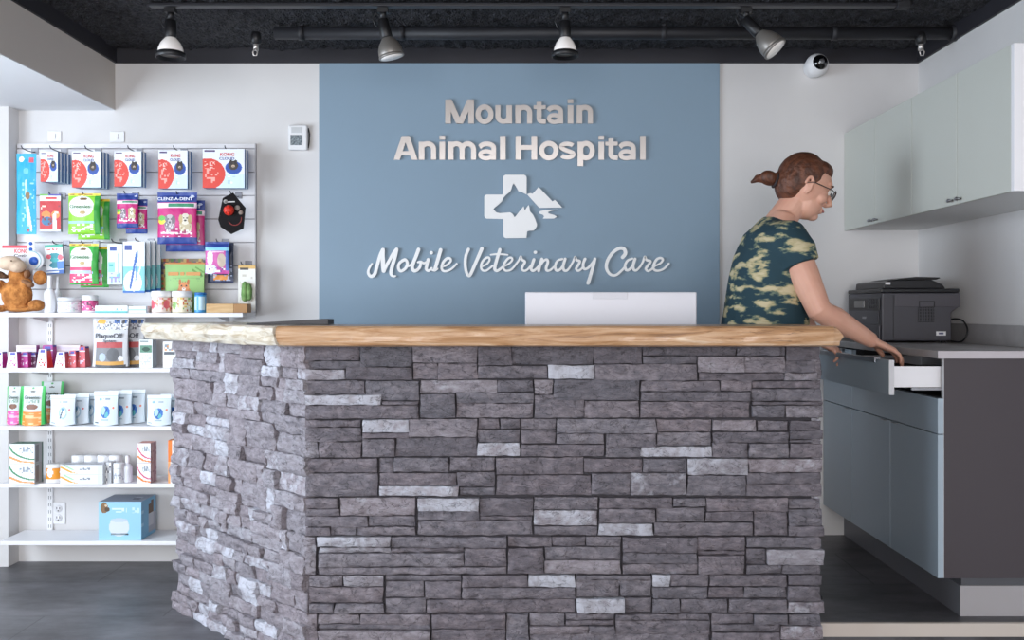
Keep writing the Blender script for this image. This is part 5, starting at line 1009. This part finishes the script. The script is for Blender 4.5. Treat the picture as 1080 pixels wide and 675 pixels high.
o = goods('supplement_pouch', 'white pouch with a blue-green round picture beside the stone desk', 'pouch', (155.5, 418.5, 181, 449), wb_, 'stand', t=.04, D=4.18, z=Z3, side='#b4cbd8', m=M_CARD, group=gw)
behind(o, 1, ['pale blue-edged pouch behind the white pouch beside the stone desk'], .05, .04)
# ------------------------------------------------------------------ shelf four
Z4 = SHZ[3]+.0005
def medbox(px, c1, c2, D, z, lab, t, side):
    a = art('#ebedf0', ('e', 1.0, 1.05, 1.05, .86, c1), ('e', 1.08, 1.1, 1.08, .86, '#ebedf0'), ('l', 0, .34, .45, .12, .05, c2), ('l', .45, .12, 1.0, .06, .035, c2), ('s', .4, .55, .95, .85, .06, .1, .35, ['#b4bcc4', '#8f98a4']))
    return goods('medicine_box', lab, 'box', px, a, 'box', t=t, D=D, m=M_CARD, z=z, side=side)
side_art['medicine_box1'] = art('#b8bcc0', ('r', .2, .05, .5, .95, '#8a8a8e'), ('r', .8, 0, 1, 1, '#5f7a72'))
side_art['medicine_boxtop'] = art('#5f8070')
z4b = Z4+.087
medbox((14.5, 489, 41, 510), '#3f8a5a', '#f0a060', 4.17, Z4, 'white medicine box with green swoosh, bottom of the pair at the left end', .075, '#8a9096'); medbox((14.5, 468, 41, 489), '#3f8a5a', '#f0a060', 4.17, z4b+.0012, 'white medicine box with green swoosh, stacked on top of its twin', .075, '#8a9096')
jar('jar', 'orange and white tub on the fourth shelf right of the stacked boxes', 49.3, 67, 489, '#f09a2a', '#ecebe8', 4.19, Z4, .2, art('#eceae8', ('r', 0, .25, 1, .98, '#f09a2a'), ('e', .42, .7, .13, .33, '#e8eaf2'), ('e', .92, .7, .13, .33, '#e8eaf2')))
side_art['medicine_box1'] = art('#dfe1e6', ('s', 0, 0, 1, 1, .12, .2, .5, ['#77777f', '#a0a0a8'])); side_art['medicine_boxtop'] = art('#e6e8ea')
fl = art('#e8eaec', ('l', 0, .8, .25, .25, .045, '#f0a82a'), ('l', .25, .25, .4, .12, .03, '#f0a82a'), ('l', .1, .95, .3, .5, .03, '#9fd0a0'), ('s', .45, .5, .7, .72, .03, .1, .6, ['#8a929c']), ('r', .88, .05, .98, .95, '#d8dce0'))
goods('flat_box', 'flat white box with yellow stripes, lower of the pair on the fourth shelf', 'box', (67.5, 500, 112, 510), fl, 'box', t=.07, D=4.165, m=M_CARD, z=Z4, side='#c9cbd2')
goods('flat_box', 'flat white box with yellow stripes lying on its twin on the fourth shelf', 'box', (67.5, 490, 112, 500), fl, 'box', t=.07, D=4.165, m=M_CARD, z=Z4+.0425, side='#c9cbd2')
for k, x in enumerate((82.5, 96, 109.5, 122)):
    jar('pill_bottle', ('white capped pill bottle in the back row above the striped box, leftmost', 'white capped pill bottle second from the left in the back row', 'white capped pill bottle third from the left in the back row', 'white capped pill bottle at the right end of the back row')[k], x-6.3, x+6.3, 480, '#e6e8ec', '#f0f1f3', 4.27, Z4, .32, group='pill bottles in the back row')
jar('pill_bottle', 'white pill bottle in front of the back row at its right end', 120, 130.5, 488, '#e6e8ec', '#eef0f2', 4.17, Z4, .28, art('#e8eaee', ('s', 0, .2, 1, .7, .06, .1, .4, ['#b0b4c0'])))
jar('bottle', 'white bottle with narrow neck on the fourth shelf', 129.5, 139.5, 480.5, '#e4e6ec', '#f0f0f2', 4.19, Z4, .3, neck=True)
goods('slim_box', 'narrow grey and white striped box beside the flat striped pair', 'box', (112.5, 488, 119.5, 510), art('#c8cace', ('s', 0, 0, 1, 1, .25, .12, .5, ['#77777f', '#eeeeee'])), 'box', t=.05, D=4.18, m=M_CARD, z=Z4)
side_art['medicine_box1'] = art('#c9b4c0', ('r', .55, 0, .75, 1, '#b394a8'), ('s', 0, 0, 1, 1, .2, .12, .2, ['#a88a9c'])); side_art['medicine_boxtop'] = art('#e8a8a0')
medbox((148, 487.5, 162, 508.5), '#d83a6a', '#f08a3a', 4.19, Z4, 'small medicine box with pink swoosh, bottom of the pair near the desk', .07, '#c4a4b4'); medbox((148, 466.5, 162, 487), '#d83a6a', '#f08a3a', 4.19, Z4+.0895, 'small medicine box with pink swoosh, top of the pair near the desk', .07, '#c4a4b4')
goods('slim_box', 'orange-edged white box partly hidden by the stone desk on the fourth shelf', 'box', (179.5, 463, 196, 508), art('#ece6e2', ('r', 0, .5, .25, 1, '#f08030'), ('r', 0, 0, .15, .5, '#f4a868'), ('e', .6, .4, .3, .2, '#f0dcd0')), 'box', t=.05, D=4.18, m=M_CARD, z=Z4, side='#d88a50')
# ------------------------------------------------------------------ lowest shelf: fountain box
side_art['fountain_box1'] = art('#7ab4d8', ('r', .42, .1, .95, .6, '#a8aab8'), ('e', .62, .45, .2, .24, '#c4c4cc'), ('e', .72, .72, .18, .16, '#6a4f3c'), ('s', .05, .1, .4, .8, .08, .06, .15, ['#a8d0e8'])); side_art['fountain_boxtop'] = art('#8f98a8', ('s', .15, .3, .8, .7, .09, .15, .5, ['#4a4f5c', '#b4bcc8']))
a = art('#9ccfe8', ('e', .48, .34, .24, .24, '#d8e0ea'), ('r', .27, .3, .69, .5, '#d8e0ea'), ('e', .48, .52, .2, .05, '#c4d2e0'), ('r', .28, .13, .7, .17, '#46545e'), ('e', .46, .15, .18, .02, '#8fa0a8'), ('e', .13, .84, .09, .14, '#8a6a4a'), ('e', .2, .8, .06, .06, '#5a4838'), ('e', .17, .9, .03, .03, '#d8c4a8'), ('s', .32, .72, .66, .84, .05, .05, .45, ['#d8ecf6']), ('s', .78, .7, .95, .86, .05, .06, .4, ['#c8e4f2']))
side_art['fountain_box-1'] = art('#7ab4d8')
O_ = goods('fountain_box', 'pale blue pet fountain box on the lowest shelf', 'box', (103.5, 529.5, 148.5, 570), a, 'box', t=.165, D=4.165, m=M_CARD, side='#7ab4d8', z=SHZ[4]+.0005, nu=70)
O_.location.y += .083; O_.location.x = PX(126, 4.165)+.002
for o in list(bpy.data.objects):
    for k in ('_w', '_h', '_t'):
        if k in o: del o[k]
# ------------------------------------------------------------------ the person at the drawer
M_SKIN = mat('skin', '#cf9a84', .5, bump=(120, .08, .002), var=('#d9a892', 9, (1, 1, 1), 3), sub=.12)
def W_(x, y, D): return P(x, y, D)
def hand(q, wr, d, thumb, dn, curl=16):
    """palm, four unequal bent fingers and a thumb; d along the hand, thumb towards the thumb side, dn palm side"""
    d = d.normalized(); thumb = (thumb-d*thumb.dot(d)).normalized(); dn = (dn-d*dn.dot(d)-thumb*dn.dot(thumb)).normalized()
    q.tube([wr-d*.02, wr+d*.015, wr+d*.045, wr+d*.082], [(.016, .024), (.015, .030), (.0145, .037), (.0125, .037)], 16, up=dn, round_end=True)
    for k, (L_, sp) in enumerate(((.072, .30), (.080, .09), (.074, -.10), (.058, -.30))):
        base = wr+d*(.078-.004*abs(k-1))+thumb*(.028-.0188*k); dr = (d+thumb*sp*.55).normalized(); pts = [base-dr*.015, base]; ang = R(curl*.6); p = base
        for s, f in enumerate((.45, .3, .25)):
            dd = dr*math.cos(ang)+dn*math.sin(ang); p = p+dd*L_*f; pts.append(p); ang += R(curl+4*k)
        r0 = (.0092, .0094, .0090, .0080)[k]; q.tube(pts, [r0, r0, r0*.96, r0*.88, r0*.76], 12, round_end=True)
    b = wr+d*.022+thumb*.022; t1 = (d*.62+thumb*.72+dn*.28).normalized(); t2 = (d*.86+thumb*.4+dn*.35).normalized()
    q.tube([b-t1*.015, b+t1*.012, b+t1*.040, b+t1*.040+t2*.030, b+t1*.040+t2*.052], [.014, .0145, .0115, .0105, .0085], 12, round_end=True)
q = MB()
tor = [(800, 420, .150, .19), (802, 387, .150, .19), (806, 345, .146, .178), (811, 307, .138, .172), (814, 275, .124, .182), (817, 252, .098, .178), (822, 238, .062, .10)]
YC = 3.55
q.tube([W_(x, y, YC) for x, y, a, b in tor], [(a, b) for x, y, a, b in tor], 32, up=(1, 0, 0), round_end=True)
q.tube([W_(818, 244, YC), W_(827, 228, YC), W_(838, 213, YC)], [.064, .054, .052], 20)
HC = W_(848, 197, YC); tl = R(20); Fv = Vector((math.cos(tl), 0, -math.sin(tl))); Uv = Vector((math.sin(tl), 0, math.cos(tl))); Lv = Vector((0, 1, 0))
HM = Matrix((Fv, Lv, Uv)).transposed().to_4x4()
def H(f, l, u): return HC+Fv*f+Lv*l+Uv*u
q.ball(H(0, 0, .012), (.097, .077, .098), HM, 32, 20); q.ball(H(.03, 0, -.055), (.058, .056, .062), HM, 24, 16); q.ball(H(.062, 0, -.092), (.026, .024, .02), HM)
q.ball(H(.058, 0, -.012), (.036, .058, .045), HM); q.ball(H(.072, 0, .032), (.024, .055, .022), HM)
q.tube([H(.088, 0, .008), H(.104, 0, -.012), H(.114, 0, -.032), H(.098, 0, -.040)], [.008, .0095, .0125, .009], 12, round_end=True)
for s in (-1, 1):
    q.ball(H(.088, s*.012, -.037), (.012, .009, .007), HM); q.ball(H(.062, s*.040, -.028), (.026, .022, .022), HM)
    q.tube([H(-.006+.016*math.cos(R(a))*.8, s*(.076+.008*math.sin(R(a*.5+20))), -.004+.030*math.sin(R(a))) for a in range(-80, 200, 28)], .0058, 10, round_end=True)
    q.ball(H(-.002, s*.075, -.006), (.011, .007, .02), HM)
q.ball(H(.088, 0, -.060), (.011, .022, .0055), HM); q.ball(H(.085, 0, -.071), (.0115, .019, .006), HM)
# arms
nS, nE, nW = W_(834, 258, 3.40), W_(864, 327, 3.35), W_(919, 359, 3.42)
q.tube([W_(818, 256, 3.46), nS, nS.lerp(nE, .5), nE, nE.lerp(nW, .3), nE.lerp(nW, .7), nW], [.055, .062, .053, .044, .045, .034, (.026, .030)], 20, round_end=True)
hand(q, nW+Vector((.006, 0, -.002)), Vector((.92, .1, -.42)), Vector((0, 1, .1)), Vector((-.25, .0, -1)), 18)
fS, fE, fW = W_(834, 258, 3.70), W_(838, 327, 3.83), Vector((1.172, 3.735, 1.045))
q.tube([W_(822, 254, 3.64), fS, fS.lerp(fE, .5), fE, fE.lerp(fW, .3), fE.lerp(fW, .7), fW], [.055, .062, .053, .044, .045, .034, (.026, .030)], 20, round_end=True)
hand(q, fW+Vector((.002, 0, -.003)), Vector((.80, -.35, -.42)), Vector((.3, .9, .1)), Vector((-.3, 0, -1)), 34)
# legs
for s in (-1, 1):
    q.tube([Vector((.905, YC+s*.08, .93)), Vector((.90, YC+s*.095, .80)), Vector((.915, YC+s*.105, .58)), Vector((.88, YC+s*.11, .36)), Vector((.87, YC+s*.11, .19))], [.105, .095, .064, .056, .04], 20, round_end=True)
    q.tube([Vector((.865, YC+s*.11, .155)), Vector((.94, YC+s*.115, .155)), Vector((1.04, YC+s*.125, .150))], [(.03, .035), (.03, .042), (.02, .036)], 16, up=(0, 0, 1), round_end=True)
def skin_mesh(q, name, m, parent, vox, sm, off=None, disp=None):
    """merge the overlapping volumes into one continuous surface"""
    o = q.build(name, m); r = o.modifiers.new('r', 'REMESH'); r.mode = 'VOXEL'; r.voxel_size = vox; r.use_smooth_shade = True
    k = o.modifiers.new('s', 'SMOOTH'); k.iterations = sm; k.factor = .5
    dg = bpy.context.evaluated_depsgraph_get(); dg.update(); me = bpy.data.meshes.new_from_object(o.evaluated_get(dg)); me.name = name
    bpy.data.objects.remove(o)
    if disp:
        ns = [v.normal.copy() for v in me.vertices]
        for v, n in zip(me.vertices, ns): v.co = v.co+n*disp(v.co)
    if off is not None: me.transform(Matrix.Translation(-off))
    me.materials.clear(); me.materials.append(m); ob = bpy.data.objects.new(name, me); COL.objects.link(ob)
    if parent: ob.parent = parent
    me.polygons.foreach_set('use_smooth', [True]*len(me.polygons)); return ob
BO = Vector((.92, YC, .1225))
per = thing('person', 'person in a patterned teal short-sleeved top leaning and reaching into the open drawer', 'person', BO)
body = skin_mesh(q, 'body', M_SKIN, per, .0032, 5, BO)
# top
def shirt_mat():
    m = bpy.data.materials.new('teal_printed_fabric'); m.use_nodes = True; nt = m.node_tree; b = nt.nodes['Principled BSDF']; L = nt.links.new
    tc = nt.nodes.new('ShaderNodeTexCoord'); mp_ = nt.nodes.new('ShaderNodeMapping'); mp_.inputs['Scale'].default_value = (8, 8, 21); mp_.inputs['Rotation'].default_value = (0, R(4), 0); L(tc.outputs['Object'], mp_.inputs[0])
    n = nt.nodes.new('ShaderNodeTexNoise'); n.inputs['Scale'].default_value = 1.35; n.inputs['Detail'].default_value = 4; n.inputs['Distortion'].default_value = .12; L(mp_.outputs[0], n.inputs['Vector'])
    r = nt.nodes.new('ShaderNodeValToRGB'); e = r.color_ramp.elements; e[0].position = .50; e[0].color = (*hexc('#1d3a45'), 1); e[1].position = .63; e[1].color = (*hexc('#c4b795'), 1); k = e.new(.54); k.color = (*hexc('#6f7a66'), 1); k = e.new(.56); k.color = (*hexc('#a89d78'), 1)
    L(n.outputs['Fac'], r.inputs[0]); L(r.outputs[0], b.inputs['Base Color']); b.inputs['Roughness'].default_value = .85
    w_ = nt.nodes.new('ShaderNodeTexNoise'); w_.inputs['Scale'].default_value = 400; bp = nt.nodes.new('ShaderNodeBump'); bp.inputs['Strength'].default_value = .3; bp.inputs['Distance'].default_value = .001; L(tc.outputs['Object'], w_.inputs['Vector']); L(w_.outputs['Fac'], bp.inputs['Height']); L(bp.outputs[0], b.inputs['Normal'])
    return m
q = MB()
tor2 = [(801, 400, .162, .202), (805, 350, .160, .192), (811, 307, .150, .186), (814, 275, .137, .196), (817, 252, .112, .192), (821, 240, .080, .13), (823, 235, .066, .085)]
q.tube([W_(x, y, YC) for x, y, a, b in tor2], [(a, b) for x, y, a, b in tor2], 36, up=(1, 0, 0))
q.tube([W_(812, 254, 3.50), W_(831, 256, 3.405), nS.lerp(nE, .14), nS.lerp(nE, .26), nS.lerp(nE, .33)], [.078, .084, .082, .074, .073], 24)
q.tube([W_(818, 252, 3.60), W_(832, 256, 3.695), fS.lerp(fE, .14), fS.lerp(fE, .28), fS.lerp(fE, .36)], [.078, .084, .082, .074, .073], 24)
q.ball(W_(835, 285, YC-.07), (.07, .075, .065)); q.ball(W_(835, 285, YC+.07), (.07, .075, .065))
def folds(c): return noise.noise(Vector((c.x*9, c.y*7, c.z*5)))*.006+noise.noise(Vector((c.x*22, c.y*18, c.z*9)))*.0025+max(0, 1.12-c.z)*.0
sh = skin_mesh(q, 'top', shirt_mat(), per, .006, 6, BO, folds)
# trousers and shoes
q = MB(); M_TR = mat('dark_trousers', '#23262e', .85, bump=(40, .4, .004))
q.tube([W_(801, 412, YC), W_(800, 432, YC), Vector((.90, YC, .80))], [(.156, .196), (.155, .196), (.14, .185)], 32, up=(1, 0, 0), round_end=True)
for s in (-1, 1): q.tube([Vector((.905, YC+s*.085, .86)), Vector((.90, YC+s*.1, .76)), Vector((.915, YC+s*.108, .58)), Vector((.885, YC+s*.11, .38)), Vector((.87, YC+s*.112, .185))], [.112, .104, .078, .070, .064], 20)
skin_mesh(q, 'trousers', M_TR, per, .007, 4, BO, lambda c: noise.noise(c*14)*.004)
for s in (-1, 1):
    q = MB(); q.tube([Vector((.85, YC+s*.11, .165)), Vector((.94, YC+s*.115, .162)), Vector((1.055, YC+s*.127, .152))], [(.038, .044), (.038, .05), (.026, .042)], 20, up=(0, 0, 1), round_end=True)
    q.box(.80, 1.09, YC+s*.117-.045, YC+s*.117+.045, .1225, .14)
    skin_mesh(q, 'shoe', mat('dark_shoe', '#2b2a2c', .6), per, .006, 5, BO)
# hair
q = MB(); M_HAIR = mat('auburn_hair', '#43261a', .55, bump=(70, .8, .006), var=('#6e4029', 6, (6, 30, 2.5), 5))
q.ball(H(-.018, 0, .030), (.094, .083, .096), HM, 32, 20); q.ball(H(-.045, 0, .005), (.066, .078, .085), HM, 28, 16); q.ball(H(.035, 0, .075), (.05, .06, .038), HM)
q.tube([H(-.09, 0, -.005), H(-.112, 0, -.012)], [.034, .026], 18, round_end=True)
def strands(c): v = c-HC; return noise.noise(Vector((v.x*16, v.y*90, v.z*55)))*.0018
hr = skin_mesh(q, 'hair', M_HAIR, per, .0035, 3, BO, strands)
q = MB(); q.ball(H(-.135, 0, -.014), (.035, .032, .028), HM, 28, 18); q.tube([H(-.15, .01, -.02), H(-.175, .006, -.03), H(-.19, 0, -.05)], [.018, .014, .006], 12, round_end=True)
skin_mesh(q, 'bun', M_HAIR, hr, .003, 3, BO, strands)
q = MB(); q.tube([H(-.108, .028*math.cos(R(a)), -.012+.028*math.sin(R(a))) for a in range(0, 361, 20)], .005, 8); o = q.build('hair_tie', mat('hair_tie_dark', '#2a2224', .8), hr, loc=-BO)
# eyes, brows, lips, glasses
M_EYE = mat('eye_white', '#e8e2dc', .2); M_IRIS = mat('iris_brown', '#3a2a20', .15)
for s in (-1, 1):
    q = MB(); q.ball(H(.083, s*.030, .003), .0118, n=18, m=12); e_ = q.build('eye', M_EYE, per, loc=-BO)
    q = MB(); q.ball(H(.0915, s*.031, .001), .0048, n=14, m=8); q.build('iris', M_IRIS, e_)
    q = MB(); q.tube([H(.094, s*.014, .026), H(.095, s*.030, .031), H(.083, s*.048, .026)], [.0028, .0035, .0018], 8); q.build('eyebrow', M_HAIR, per, loc=-BO)
q = MB(); q.tube([H(.0905, -.018, -.064), H(.0985, -.008, -.0645), H(.0995, 0, -.0655), H(.0985, .008, -.0645), H(.0905, .018, -.064)], [.0015, .003, .0032, .003, .0015], 10); q.build('lips', mat('lip_rose', '#b4706a', .5), per, loc=-BO)
gl = MB()
for s in (-1, 1):
    gl.tube([H(.110+(-.010*abs(math.cos(R(a))) if s*math.cos(R(a)) > 0 else 0), s*.032+.023*math.cos(R(a)), .000+.017*math.sin(R(a))) for a in range(0, 361, 18)], .0016, 8)
    gl.tube([H(.101, s*.055, .004), H(.085, s*.078, .006), H(.01, s*.086, .010), H(-.02, s*.084, -.002)], .0018, 8)
gl.tube([H(.110, -.009, .004), H(.113, 0, .007), H(.110, .009, .004)], .0018, 8)
g_ = gl.build('glasses', mat('dark_glasses_frame', '#2c2626', .3), per, loc=-BO)
for s in (-1, 1):
    q = MB(); q.lathe([(.0215, 0), (.0215, .0008)], 24, Matrix.Translation(H(.1085, s*.032, 0)) @ HM @ Matrix.Rotation(R(90), 4, 'Y'), sx=.75); q.build('lens', M_GLASS, g_)
